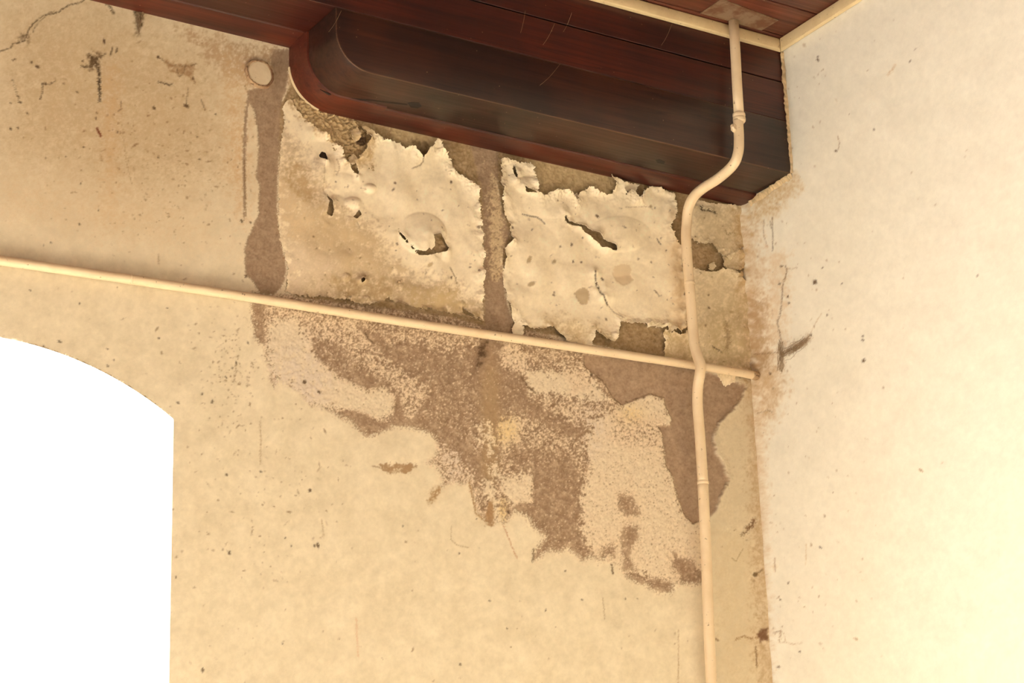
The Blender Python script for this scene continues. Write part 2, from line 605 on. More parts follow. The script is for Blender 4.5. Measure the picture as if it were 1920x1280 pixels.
paler([(895, 796), (905, 796), (906, 830), (897, 828)], 0.95, 4)
paler([(905, 903), (921, 903), (938, 950), (944, 976), (928, 984), (912, 935)], 1.0, 4)
paler([(720, 868), (770, 868), (790, 880), (740, 890)], 0.05, 4)

speckle = 0.70 * NS + 0.45 * NF + 0.22 * NW
P_FIELD += (0.07 * NM + 0.07 * NS) * (1 - np.abs(P_FIELD - 0.5) * 1.2)
cover = sstep(speckle + (P_FIELD - 0.5) * 4.8, 0.45)
field_c = BROWN + (NM * 6 + NS * 4 + NF * 3)[..., None]
yel = np.clip(blur(np.exp(-(((UU - 948) / 22) ** 2 + ((VV - 806) / 26) ** 2)) + np.exp(-(((UU - 944) / 8) ** 2 + ((VV - 955) / 22) ** 2))
              + 0.6 * np.exp(-(((UU - 1185) / 26) ** 2 + ((VV - 775) / 18) ** 2)), 2), 0, 1)
lil = np.exp(-(((UU - 560) / 60) ** 2 + ((VV - 715) / 60) ** 2)) * 0.9 + np.exp(-(((UU - 860) / 40) ** 2 + ((VV - 860) / 50) ** 2)) * 0.7 \
    + np.exp(-(((UU - 1110) / 30) ** 2 + ((VV - 800) / 50) ** 2)) * 0.5
pale_c = PALE + (NS * 4)[..., None] + (PAINT - PALE) * np.clip(P_FIELD - 0.75, 0, 0.25)[..., None] * 3.2
pale_c = pale_c + (LILAC - pale_c) * np.clip(lil * (0.6 + 0.4 * NM), 0, 0.6)[..., None]
pale_c = pale_c + (YELLOW - pale_c) * np.clip(yel * (0.8 + 0.4 * NS), 0, 0.8)[..., None]
field_c = field_c + (tan_tex - field_c) * np.clip(yel * 0.5 + 0.25 * (NM > 0.6), 0, 0.6)[..., None]
# ochre wash of the middle run
run_c = np.exp(-((UU - 920) / 16) ** 2) * sstep(VV - 680, 60) * (1 - sstep(VV - 900, 30))
field_c += (np.array((170, 142, 106), np.float32) - field_c) * np.clip(run_c, 0, 0.7)[..., None]
field_c = field_c + (pale_c - field_c) * cover[..., None] * 0.92
WALL.colour(wf, mf, field_c)
WALL.height(wf, mf, (-0.9 + 0.6 * cover + NM * 0.3 + NF * 0.14).astype(np.float32))

# ---- bare render: left run, middle run, right patch ------------------------------
LEFT_RUN = [(466, 168), (502, 162), (514, 132), (506, 108), (512, 94), (546, 92), (541, 140), (536, 172), (530, 185), (534, 215), (533, 228), (527, 258), (523, 300), (521, 340),
            (520, 400), (524, 432), (531, 470), (538, 500), (536, 522), (526, 540), (512, 552), (488, 550), (470, 522), (460, 516),
            (459, 470), (463, 448), (474, 426), (484, 402), (487, 346), (480, 335), (485, 285), (483, 240), (476, 206), (467, 192),
            (463, 230), (461, 300), (460, 400), (457, 412), (455, 300), (458, 220)]
w_, m_, s_ = mask(LEFT_RUN, 1.4, 1.2, 0.9, 0.7)
WALL.colour(w_, m_ * 0.97, brown_tex)
WALL.height(w_, m_, bare_h)
MID_RUN = [(862, 262), (942, 276), (938, 330), (932, 345), (938, 370), (945, 398), (955, 422), (958, 440), (955, 456), (943, 466),
           (940, 486), (945, 522), (950, 560), (958, 590), (966, 616), (940, 660), (935, 900), (905, 900), (905, 640), (906, 560),
           (905, 520), (906, 480), (906, 440), (902, 392), (897, 360), (880, 332), (872, 320)]
w_, m_, s_ = mask(MID_RUN, 1.4, 1.6, 1.2, 0.9)
fade = 1 - sstep(VV[w_] - 650, 60)
WALL.colour(w_, m_ * 0.97 * fade, brown_tex)
WALL.height(w_, m_ * fade, bare_h - 0.4)
# salt bloom on the middle run's right half
wb_ = win([(912, 300), (960, 520)], 8)
bl = np.exp(-((UU[wb_] - 932 + 6 * NM[wb_]) / 13) ** 2) * sstep(VV[wb_] - 330, 40) * (1 - sstep(VV[wb_] - 530, 40))
bl += 0.9 * np.exp(-(((UU[wb_] - 885) / 18) ** 2 + ((VV[wb_] - 305) / 14) ** 2))
WALL.colour(wb_, sstep(speckle[wb_] + (bl - 0.55) * 3.0, 0.5) * 0.85, (216, 192, 152))
RIGHT_PATCH = [(1096, 664), (1200, 668), (1300, 688), (1335, 700), (1398, 722), (1392, 745), (1372, 768), (1352, 788), (1337, 814),
               (1341, 846), (1356, 870), (1366, 900), (1350, 930), (1341, 958), (1320, 976), (1300, 981), (1285, 966), (1271, 930),
               (1263, 896), (1249, 870), (1243, 812), (1233, 798), (1257, 796), (1259, 782), (1250, 766), (1246, 746), (1221, 738),
               (1182, 752), (1166, 758), (1150, 745), (1136, 720), (1116, 700), (1096, 686)]
w_, m_, s_ = mask(RIGHT_PATCH, 1.3, 1.0, 1.0, 0.6)
WALL.colour(w_, m_, brown_tex + 8)
WALL.height(w_, m_, -3.6 + NM * 0.25 + NF * 0.1)
lip = np.exp(-((s_ + 3) / 6) ** 2) * (UU[w_] > 1330)          # the coat stands proud at the right rim
WALL.h[w_] += 2.6 * lip * (1 - m_)

# ---- substrate behind the loose skins --------------------------------------------
L_AREA = [(526, 200), (548, 150), (610, 195), (690, 210), (880, 262), (905, 360), (910, 610), (840, 592), (700, 574), (560, 556),
          (535, 545), (540, 500), (522, 430)]
w_, m_, s_ = mask(L_AREA, 2, 1, 1, 0.5)
behind = np.array((164, 138, 102), np.float32) + (NM * 6 + NS * 5 + NF * 3)[..., None]
WALL.colour(w_, m_, behind)
WALL.height(w_, m_, -1.5 + NM * 0.5 + NS * 0.2)
R_AREA = [(935, 276), (1000, 284), (1392, 366), (1408, 690), (1330, 695), (1200, 664), (965, 612), (945, 520), (943, 466), (957, 440),
          (943, 396), (934, 345)]
w_, m_, s_ = mask(R_AREA, 2, 1, 1, 0.5)
WALL.colour(w_, m_, behind)
WALL.height(w_, m_, -1.8 + NM * 0.5 + NS * 0.2)
TOP_GAP = [(990, 278), (1160, 315), (1160, 385), (990, 378)]
w_, m_, s_ = mask(TOP_GAP, 4, 2, 1, 0.5)
old_paint = np.array((196, 172, 130), np.float32) + (NM * 5 + NS * 3)[..., None]
WALL.colour(w_, m_ * 0.9, old_paint)
CHIP_GAP = [(730, 225), (830, 248), (830, 300), (740, 285)]
w_, m_, s_ = mask(CHIP_GAP, 4, 2, 1, 0.5)
WALL.colour(w_, m_ * 0.85, old_paint)
# crumbling ochre render under the corbel's round end
CRUMB = [(548, 180), (600, 200), (660, 220), (690, 262), (690, 300), (700, 320), (660, 310), (640, 290), (612, 262), (580, 240)]
w_, m_, s_ = mask(CRUMB, 3, 3, 2, 1)
WALL.colour(w_, m_ * 0.9, (196, 168, 124))
WALL.h[w_] += m_ * (2.2 * np.clip(NS[w_], -1.2, 1.2) + 1.5)

WALL.speck(605, 293, 10, (52, 38, 28), 0.95)  # shade of the nail hole, painted on the wall behind the skin
WALL.speck(677, 264, 10, (84, 64, 46), 0.9)  # shade inside the torn hole, painted dark on the wall
WALL.blot([(772, 262), (806, 268), (798, 298), (780, 292)], (120, 96, 68), 0.7, 5, 0.3, 2)  # painted shadow in the gap beside the curled tongue

# ---- hairline cracks, drips and grime on the sound paint -------------------------
K = (74, 56, 38)
WALL.stroke([(-12, 98), (0, 96), (20, 90), (24, 82), (35, 80), (46, 76), (50, 65), (55, 54), (60, 47), (75, 33), (82, 29), (92, 27),
             (110, 23), (120, 15), (130, 9), (150, 5), (166, -6)], 1.8, K, 0.85, 0.6, 0.8)
WALL.stroke([(62, 60), (66, 50), (76, 38), (84, 31)], 1.3, K, 0.6)
WALL.stroke([(84, 31), (92, 24), (102, 22)], 2.2, K, 0.5)
WALL.blot([(40, 68), (52, 66), (52, 80), (36, 82)], K, 0.4, 5, 0.9, 2)
WALL.blot([(252, 18), (271, 24), (265, 45), (258, 67), (254, 46)], (104, 84, 60), 0.75, 6, 0.6, 2)
WALL.stroke([(196, 4), (206, 12), (213, 24)], 3.0, K, 0.7, 1.2)
WALL.stroke([(168, 102), (176, 112), (184, 124), (186, 150), (187, 190)], 3.4, (66, 50, 36), 0.85, 1.2)
WALL.stroke([(186, 140), (187, 176)], 5, (70, 54, 38), 0.7, 1.2)
WALL.stroke([(153, 124), (165, 126), (178, 122), (186, 130)], 3, K, 0.7, 1.4)
WALL.stroke([(168, 104), (176, 112), (188, 108), (198, 100)], 2.2, K, 0.7, 1.2)
WALL.blot([(165, 104), (188, 104), (186, 132), (172, 130)], (96, 74, 50), 0.6, 8, 0.9, 3)
WALL.stroke([(296, 107), (308, 114), (320, 121), (336, 124), (352, 124), (367, 120)], 1.8, (96, 72, 50), 0.8)
WALL.blot([(312, 118), (366, 122), (362, 147), (346, 139), (334, 145), (322, 132)], (160, 126, 90), 0.55, 4, 0.6, 2)
WALL.stroke([(332, 130), (336, 144), (344, 138), (348, 124)], 1.6, (106, 82, 56), 0.7)
WALL.stroke([(297, 153), (308, 156), (316, 160), (323, 157)], 3.0, K, 0.7, 1.2)
WALL.stroke([(354, 164), (350, 186), (351, 200)], 1.2, K, 0.5)
WALL.stroke([(227, 190), (228, 204), (222, 208)], 1.3, K, 0.5)
WALL.stroke([(377, 186), (384, 206)], 1.6, K, 0.5)
WALL.stroke([(78, 158), (80, 156), (92, 159), (104, 152)], 1.8, K, 0.7)
WALL.stroke([(80, 158), (79, 176), (75, 186)], 2.0, K, 0.7)
WALL.stroke([(24, 148), (30, 172), (36, 190)], 1.4, K, 0.5, 1.0)
WALL.stroke([(182, 241), (189, 255)], 4.2, (120, 66, 42), 0.95, 0.4)
WALL.stroke([(195, 74), (196, 81)], 3.2, (70, 48, 34), 0.9, 0.4)
WALL.stroke([(211, 90), (207, 104)], 2.6, K, 0.8)
WALL.stroke([(220, 90), (218, 97)], 2.4, K, 0.8)
WALL.stroke([(228, 230), (236, 300), (247, 345)], 0.9, (150, 118, 84), 0.5)
WALL.stroke([(458, 300), (460, 360), (461, 405)], 1.6, (120, 92, 62), 0.8)
WALL.stroke([(487, 790), (489, 820), (488, 870)], 1.6, (170, 138, 98), 0.6, 1.0)
WALL.stroke([(603, 975), (607, 1004), (600, 1008)], 1.4, (170, 138, 98), 0.7, 0.8)
WALL.stroke([(846, 985), (846, 1012), (858, 1022), (878, 1026)], 1.6, (150, 118, 78), 0.6, 0.8, broken=0.6)
WALL.stroke([(944, 985), (952, 1005), (962, 1030), (969, 1046)], 1.6, (188, 140, 104), 0.8, 0.8)
WALL.stroke([(880, 905), (886, 930), (892, 962), (904, 972)], 3.0, (164, 130, 92), 0.9, 0.8)
WALL.blot([(915, 940), (924, 935), (926, 985), (910, 985)], (166, 132, 94), 0.9, 3, 0.3, 2)
WALL.stroke([(698, 873), (712, 876), (728, 884)], 2.2, (164, 132, 98), 0.9)
WALL.blot([(712, 870), (780, 870), (782, 877), (758, 888), (720, 884)], (166, 134, 98), 0.95, 2, 0.6, 2)
WALL.blot([(806, 925), (822, 910), (826, 918), (814, 940), (803, 944)], (170, 138, 98), 0.8, 5, 0.7, 2)
WALL.stroke([(1000, 1030), (1000, 1044), (998, 1052)], 3, (90, 66, 44), 0.8, 1.0)
WALL.stroke([(1147, 1058), (1149, 1074)], 2.6, (80, 58, 38), 0.85, 0.8)
WALL.stroke([(1165, 936), (1158, 946)], 1.4, K, 0.5)
WALL.stroke([(668, 1160), (671, 1230)], 2.4, (214, 176, 138), 0.8, 1.0)
WALL.stroke([(1130, 1120), (1134, 1160)], 1.2, (150, 118, 80), 0.6, 0.8, broken=0.5)
WALL.stroke([(1272, 1180), (1272, 1280)], 1.2, (170, 136, 96), 0.7, 0.8, broken=0.4)
WALL.stroke([(685, 625), (690, 634), (700, 642)], 2.0, (80, 58, 38), 0.85)
WALL.blot([(897, 650), (912, 640), (914, 660), (902, 680), (888, 700)], (86, 64, 44), 0.7, 8, 0.8, 2)
WALL.stroke([(978, 706), (990, 725), (1004, 736)], 2.2, (96, 72, 48), 0.8, 1.0)
WALL.stroke([(1400, 990), (1410, 985), (1414, 975)], 6, (120, 86, 58), 0.8, 2.0)
WALL.stroke([(1392, 1002), (1402, 994), (1412, 980)], 3.5, (110, 80, 54), 0.8, 2.0)
WALL.speck(1416, 1077, 4.5, (104, 82, 54), 0.8)
WALL.stroke([(1412, 1078), (1420, 1074), (1430, 1068)], 2.4, (124, 98, 66), 0.8)
WALL.stroke([(1380, 1198), (1396, 1192), (1408, 1197), (1420, 1194), (1432, 1186)], 2.2, (156, 118, 80), 0.8, 1.2)
WALL.blot([(1420, 1190), (1428, 1178), (1440, 1178), (1440, 1200), (1426, 1204)], (126, 92, 66), 0.95, 3, 0.2, 1)
WALL.stroke([(1417, 1212), (1419, 1250)], 2.6, (130, 98, 66), 0.8)
WALL.stroke([(1372, 1046), (1380, 1052), (1388, 1036), (1394, 1028)], 1.2, (150, 120, 80), 0.6)

rng = np.random.default_rng(5)
for u, v, r in ((70, 125, 3.2), (59, 117, 2.4), (28, 111, 2.2), (24, 113, 1.6), (155, 114, 2.2), (145, 172, 1.8), (119, 157, 1.8), (37, 192, 2.2),
                (20, 193, 1.6), (20, 241, 2.4), (34, 240, 1.8), (35, 182, 1.8), (76, 184, 2.0), (85, 157, 3.0), (51, 213, 1.6), (180, 222, 1.8),
                (181, 212, 1.6), (289, 202, 3.2), (350, 198, 4.0), (296, 107, 3.2), (362, 147, 2.4), (404, 214, 1.6), (220, 248, 1.8),
                (157, 276, 1.6), (124, 294, 1.6), (86, 296, 1.6), (297, 295, 2.0), (374, 299, 2.0), (370, 256, 1.6), (151, 344, 1.6),
                (185, 394, 1.6), (149, 420, 2.2), (95, 455, 2.0), (82, 460, 1.4), (57, 544, 1.5), (149, 569, 1.6), (314, 577, 1.4),
                (298, 634, 1.8), (112, 640, 2.4), (82, 648, 1.6), (202, 654, 1.6), (202, 686, 2.2), (213, 675, 1.4), (134, 670, 1.4),
                (379, 738, 2.6), (398, 753, 2.6), (333, 755, 2.2), (465, 643, 1.8), (443, 680, 2.2), (436, 690, 1.8), (424, 707, 1.8),
                (425, 890, 2.8), (581, 919, 3.6), (489, 884, 1.8), (596, 1022, 3.4), (590, 1023, 2.4), (535, 1008, 2.2), (546, 1023, 1.8),
                (429, 1036, 2.2), (431, 1038, 1.6), (430, 1033, 1.4), (330, 1082, 1.8), (317, 1124, 1.4), (380, 1256, 3.6), (530, 1206, 1.6),
                (756, 986, 1.6), (861, 1037, 1.8), (894, 972, 1.6), (953, 960, 2.6), (984, 815, 1.6), (1173, 1122, 1.6), (1023, 1144, 1.4),
                (918, 1126, 1.6), (951, 1178, 1.4), (1060, 1070, 1.8), (1091, 1124, 1.6), (863, 1245, 2.2), (845, 888, 2.0), (571, 716, 4.6),
                (598, 735, 3.0), (1109, 702, 3.4), (1195, 1122, 1.2), (453, 414, 2.6), (470, 417, 2.0), (461, 518, 2.2)):
    WALL.speck(u, v, r * 0.8, (84, 62, 42), 0.8, 1.0 + 0.9 * rng.random(), 1.2 + rng.normal() * 0.5)
for i in range(900):
    u, v = rng.uniform(-10, 1440), rng.uniform(-10, 1295)
    if i % 3 == 0:
        u, v = rng.normal(310, 90), rng.normal(300, 90)
    elif i % 3 == 1:
        u, v = (rng.normal(480, 90), rng.normal(900, 160)) if i % 2 else (rng.normal(430, 30), rng.normal(690, 60))
    r = 0.6 + rng.exponential(0.45)
    WALL.speck(u, v, min(r, 1.9), (136, 104, 72), rng.uniform(0.25, 0.75), 1 + rng.exponential(0.6), rng.uniform(0, 3.1))

# ---- the loose skins' own colour --------------------------------------------------
SKIN.c[:] = np.array((252, 234, 200), np.float32)
SKIN.c += (NB * 2.5 + NM * 2.5 + NS * 1.5)[..., None]
SKIN.blot([(528, 235), (550, 265), (598, 335), (612, 372), (650, 405), (690, 428), (716, 470), (748, 505), (800, 522), (850, 536),
           (905, 575), (910, 620), (540, 560), (545, 490), (522, 420)], tan_tex, 0.80, 26, 0.5, 10)
SKIN.blot([(545, 450), (600, 470), (640, 500), (600, 535), (545, 540)], PALE, 0.7, 26, 0.45, 8)
SKIN.blot([(530, 345), (580, 380), (590, 440), (560, 450), (528, 420)], (222, 196, 156), 0.7, 20, 0.45, 8)
SKIN.blot([(590, 395), (700, 420), (740, 500), (660, 500), (600, 460)], (206, 180, 140), 0.5, 22, 0.5, 8)
SKIN.blot([(620, 520), (740, 535), (730, 560), (640, 560)], (178, 152, 112), 0.65, 16, 0.6, 6)
SKIN.blot([(760, 540), (850, 545), (900, 600), (780, 585)], (198, 172, 128), 0.65, 12, 0.5, 5)
SKIN.blot([(548, 300), (570, 330), (590, 380), (560, 370), (540, 330)], (184, 154, 112), 0.6, 12, 0.5, 6)
SKIN.blot([(565, 200), (610, 225), (650, 262), (620, 262), (585, 242)], (206, 176, 130), 0.6, 10, 0.8, 4)
SKIN.blot([(535, 185), (552, 185), (585, 225), (560, 220)], (196, 166, 124), 0.7, 8, 0.8, 3)
# right-hand skins beside the corner are dirtier
SKIN.blot([(1300, 375), (1400, 390), (1412, 700), (1300, 690)], (210, 190, 154), 0.85, 18, 0.4, 4)
SKIN.blot([(1374, 395), (1400, 395), (1415, 700), (1394, 700)], (190, 158, 114), 0.6, 12, 0.5, 3)
SKIN.blot([(1315, 600), (1400, 560), (1405, 690), (1320, 690)], (196, 174, 134), 0.6, 24, 0.6, 6)
SKIN.blot([(1256, 400), (1282, 400), (1290, 690), (1262, 640)], (216, 186, 140), 0.5, 10, 0.4, 2)
SKIN.blot([(1030, 590), (1110, 610), (1140, 640), (1040, 640), (1000, 620)], (214, 190, 148), 0.65, 14, 0.8, 5)
SKIN.blot([(1246, 625), (1305, 640), (1305, 690), (1246, 676)], (206, 182, 138), 0.7, 10, 0.5, 4)
for pts, c in (([(1076, 550), (1084, 542), (1096, 538), (1104, 546), (1105, 560), (1100, 570), (1090, 570), (1082, 562)], (196, 174, 140)),
               ([(1149, 513), (1152, 500), (1164, 495), (1180, 497), (1184, 506), (1181, 514), (1187, 524), (1180, 532), (1166, 536), (1154, 528)],
                (230, 206, 168))):
    w_, m_, s_ = mask(pts, 1.0, 0.4, 0.5, 0.5)
    SKIN.colour(w_, m_, c)
    SKIN.h[w_] -= 0.9 * m_
SKIN.stroke([(980, 402), (994, 405), (1006, 407), (1014, 413), (1020, 420)], 1.4, K, 0.85, 0.4, 0.6)
SKIN.stroke([(1112, 510), (1114, 522), (1118, 536), (1124, 552), (1130, 562), (1137, 572)], 2.0, (50, 36, 24), 0.95, 0.5, 2.0)
SKIN.stroke([(1137, 572), (1150, 586), (1164, 596)], 1.0, (130, 100, 66), 0.7, 0.4, 0.4)
SKIN.stroke([(1312, 388), (1316, 394), (1328, 395), (1340, 400)], 2.6, (60, 44, 30), 0.9, 1.0, 1.5)
SKIN.stroke([(772, 316), (786, 311), (792, 304), (790, 292)], 1.4, (120, 92, 58), 0.8, 0.5, 0.8)
SKIN.stroke([(604, 300), (605, 340), (606, 362)], 0.9, (150, 120, 82), 0.6, 0.5)
SKIN.stroke([(843, 502), (852, 520), (856, 532)], 1.6, (110, 84, 54), 0.8, 0.7)
SKIN.stroke([(630, 300), (635, 318), (628, 330)], 1.2, (150, 118, 80), 0.7, 0.6)
SKIN.stroke([(1170, 390), (1216, 388), (1222, 394)], 0.9, (160, 130, 92), 0.6)
SKIN.stroke([(1232, 448), (1238, 458)], 1.4, K, 0.7)
SKIN.stroke([(1226, 545), (1234, 556)], 1.6, (120, 92, 60), 0.8)
SKIN.stroke([(1360, 610), (1366, 640), (1362, 655)], 6, (120, 96, 66), 0.55, 2.5, 0, 4)
SKIN.stroke([(1334, 650), (1345, 656), (1352, 660)], 1.6, (70, 52, 36), 0.8, 1.0)
SKIN.stroke([(1356, 428), (1362, 440), (1376, 438)], 1.2, (140, 112, 76), 0.7, 1.0)
for u, v, r in ((845, 342, 3.0), (735, 357, 2.2), (739, 345, 2.0), (628, 342, 1.6), (737, 344, 1.5), (781, 375, 1.3), (829, 395, 1.3),
                (826, 428, 1.3), (897, 426, 3.0), (743, 458, 2.0), (805, 497, 4.2), (896, 508, 2.6), (845, 521, 2.6), (879, 502, 1.6),
                (798, 512, 1.6), (990, 488, 5.0), (1038, 491, 4.0), (1070, 460, 2.4), (1049, 463, 1.6), (1092, 446, 1.6), (1128, 524, 2.4),
                (1117, 407, 3.0), (1089, 492, 2.4), (1073, 491, 2.0), (1218, 388, 3.4), (1038, 553, 2.0), (1039, 548, 1.6), (1220, 492, 1.6),
                (1196, 486, 1.4), (1248, 470, 1.6), (1329, 577, 2.2), (1371, 585, 3.4), (1328, 553, 1.6), (997, 431, 1.3), (995, 533, 5.0),
                (1283, 552, 3.0), (960, 427, 2.4), (894, 598, 2.2), (741, 470, 1.4)):
    SKIN.speck(u, v, r * 0.8, (96, 72, 50) if r < 3.2 else (176, 150, 112), 0.8, 1.0 + 0.8 * rng.random(), rng.uniform(0, 3))
for i in range(260):
    SKIN.speck(rng.uniform(540, 1400), rng.uniform(260, 690), 0.5 + rng.exponential(0.35), (120, 92, 62), rng.uniform(0.3, 0.8),
               1 + rng.exponential(0.6), rng.uniform(0, 3.1))
SKIN.blot([(645, 235), (695, 235), (700, 312), (645, 312)], (204, 176, 134), 0.85, 8, 0.4, 3)
SKIN.h += NE * 0.25 + NF * 0.012

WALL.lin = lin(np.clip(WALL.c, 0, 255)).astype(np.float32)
SKIN.lin = lin(np.clip(SKIN.c, 0, 255)).astype(np.float32)


def sample(A, u, v):
    x = np.clip(u - U0, 0, RW - 1.001)
    y = np.clip(v - V0, 0, RH - 1.001)
    i, j = x.astype(np.int32), y.astype(np.int32)
    fx, fy = (x - i).astype(np.float32), (y - j).astype(np.float32)
    if A.ndim == 3:
        fx, fy = fx[..., None], fy[..., None]
    return (A[j, i] * (1 - fx) + A[j, i + 1] * fx) * (1 - fy) + (A[j + 1, i] * (1 - fx) + A[j + 1, i + 1] * fx) * fy


# ------------------------------------------------------------------ wall_back
def spaced(*segs):
    out = [segs[0][0]]
    for a, b, st in segs:
        n = max(1, int(round((b - a) / st)))
        out += list(np.linspace(a, b, n + 1)[1:])
    return np.array(out)


def grid_faces(keep):
    """quads and corner triangles of a vertex grid, given which vertices are in"""
    nz, nx = keep.shape
    idx = np.arange(nz * nx).reshape(nz, nx)
    a, b, c, d = idx[:-1, :-1], idx[:-1, 1:], idx[1:, 1:], idx[1:, :-1]
    ka, kb, kc, kd = keep[:-1, :-1], keep[:-1, 1:], keep[1:, 1:], keep[1:, :-1]
    full = ka & kb & kc & kd
    quads = np.stack([a[full], b[full], c[full], d[full]], 1)
    tris = []
    for miss, t in ((~ka, (b, c, d)), (~kb, (a, c, d)), (~kc, (a, b, d)), (~kd, (a, b, c))):
        m = miss & ((ka.astype(int) + kb + kc + kd) == 3)
        tris.append(np.stack([q[m] for q in t], 1))
    return quads, np.concatenate(tris)


def compact(verts, quads, tris, *attrs):
    used = np.zeros(len(verts), bool)
    used[quads.ravel()] = True
    used[tris.ravel()] = True
    remap = np.cumsum(used) - 1
    return verts[used], remap[quads], remap[tris], [a[used] for a in attrs]


arch_pts = [(ARCH_X + ARCH_H, SILL)]
a0 = math.asin(ARCH_H / ARCH_R)
for k in range(49):
    a = a0 - 2 * a0 * k / 48
    arch_pts.append((ARCH_X + ARCH_R * math.sin(a), ARCH_Z + ARCH_R * math.cos(a)))
arch_pts.append((ARCH_X - ARCH_H, SILL))

gx = spaced((XL, 0.6, 0.3), (0.6, 0.88, 0.02), (0.88, 1.22, 0.008), (1.22, 1.70, 0.0026), (1.70, XR, 0.0019))
gz = spaced((0.0, 0.9, 0.1), (0.9, 2.30, 0.02), (2.30, 2.52, 0.0026), (2.52, 3.56, 0.0019), (3.56, 3.70, 0.003), (3.70, ZC + 0.02, 0.02))
X2, Z2 = np.meshgrid(gx, gz)
sd_arch = -poly_sd(arch_pts, X2.astype(np.float32), Z2.astype(np.float32))      # + on the wall


def nearest_on_poly(pts, X, Z):
    P = np.asarray(pts, float)
    best = np.full(X.shape, 1e9)
    NXp, NZp = X.copy(), Z.copy()
    for i in range(len(P)):
        a, b = P[i - 1], P[i]
        e = b - a
        t = np.clip(((X - a[0]) * e[0] + (Z - a[1]) * e[1]) / (e @ e + 1e-12), 0, 1)
        qx, qz = a[0] + t * e[0], a[1] + t * e[1]
        d = (X - qx) ** 2 + (Z - qz) ** 2
        m = d < best
        best[m] = d[m]
        NXp[m], NZp[m] = qx[m], qz[m]
    return NXp, NZp


cellx = np.gradient(gx)[None, :] * np.ones_like(Z2)
cellz = np.gradient(gz)[:, None] * np.ones_like(X2)
near = np.abs(sd_arch) < 0.72 * np.minimum(np.maximum(cellx, cellz), 0.02)
qx, qz = nearest_on_poly(arch_pts, X2[near], Z2[near])
X2[near], Z2[near] = qx, qz
keepw = (sd_arch > 0) | near
uw, vw = project(np.stack([X2, np.full_like(X2, YB), Z2], -1))
hw = sample(WALL.h, uw, vw)
inside = sstep(np.minimum(np.minimum(uw + 6, 1500 - uw), np.minimum(vw + 8, 1298 - vw)), 6)
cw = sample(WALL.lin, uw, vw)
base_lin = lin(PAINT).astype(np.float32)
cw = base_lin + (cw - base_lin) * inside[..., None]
hw[near] = 0
verts = np.stack([X2, YB - hw * 0.001, Z2], -1).reshape(-1, 3)
quads, tris = grid_faces(keepw)
verts, quads, tris, (cw,) = compact(verts, quads, tris, cw.reshape(-1, 3))
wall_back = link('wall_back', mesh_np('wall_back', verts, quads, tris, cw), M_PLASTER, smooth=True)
tag(wall_back, 'cream plastered back wall with peeling paint and damp brown patches under the timber', kind='structure')

# the reveal of the arched opening and the outer face of the wall
bm = bmesh.new()
T = 0.14
front = [bm.verts.new((x, YB, z)) for x, z in arch_pts]
back = [bm.verts.new((x, YB + T, z)) for x, z in arch_pts]
for i in range(len(arch_pts)):
    j = (i + 1) % len(arch_pts)
    bm.faces.new((front[i], front[j], back[j], back[i]))
bmesh.ops.recalc_face_normals(bm, faces=bm.faces[:])
me = bpy.data.meshes.new('opening_reveal')
bm.to_mesh(me)
bm.free()
reveal = link('opening_reveal', me, simple_mat('reveal_paint', (246, 238, 220)), wall_back)
reveal['label'] = 'bright white reveal of the arched opening'


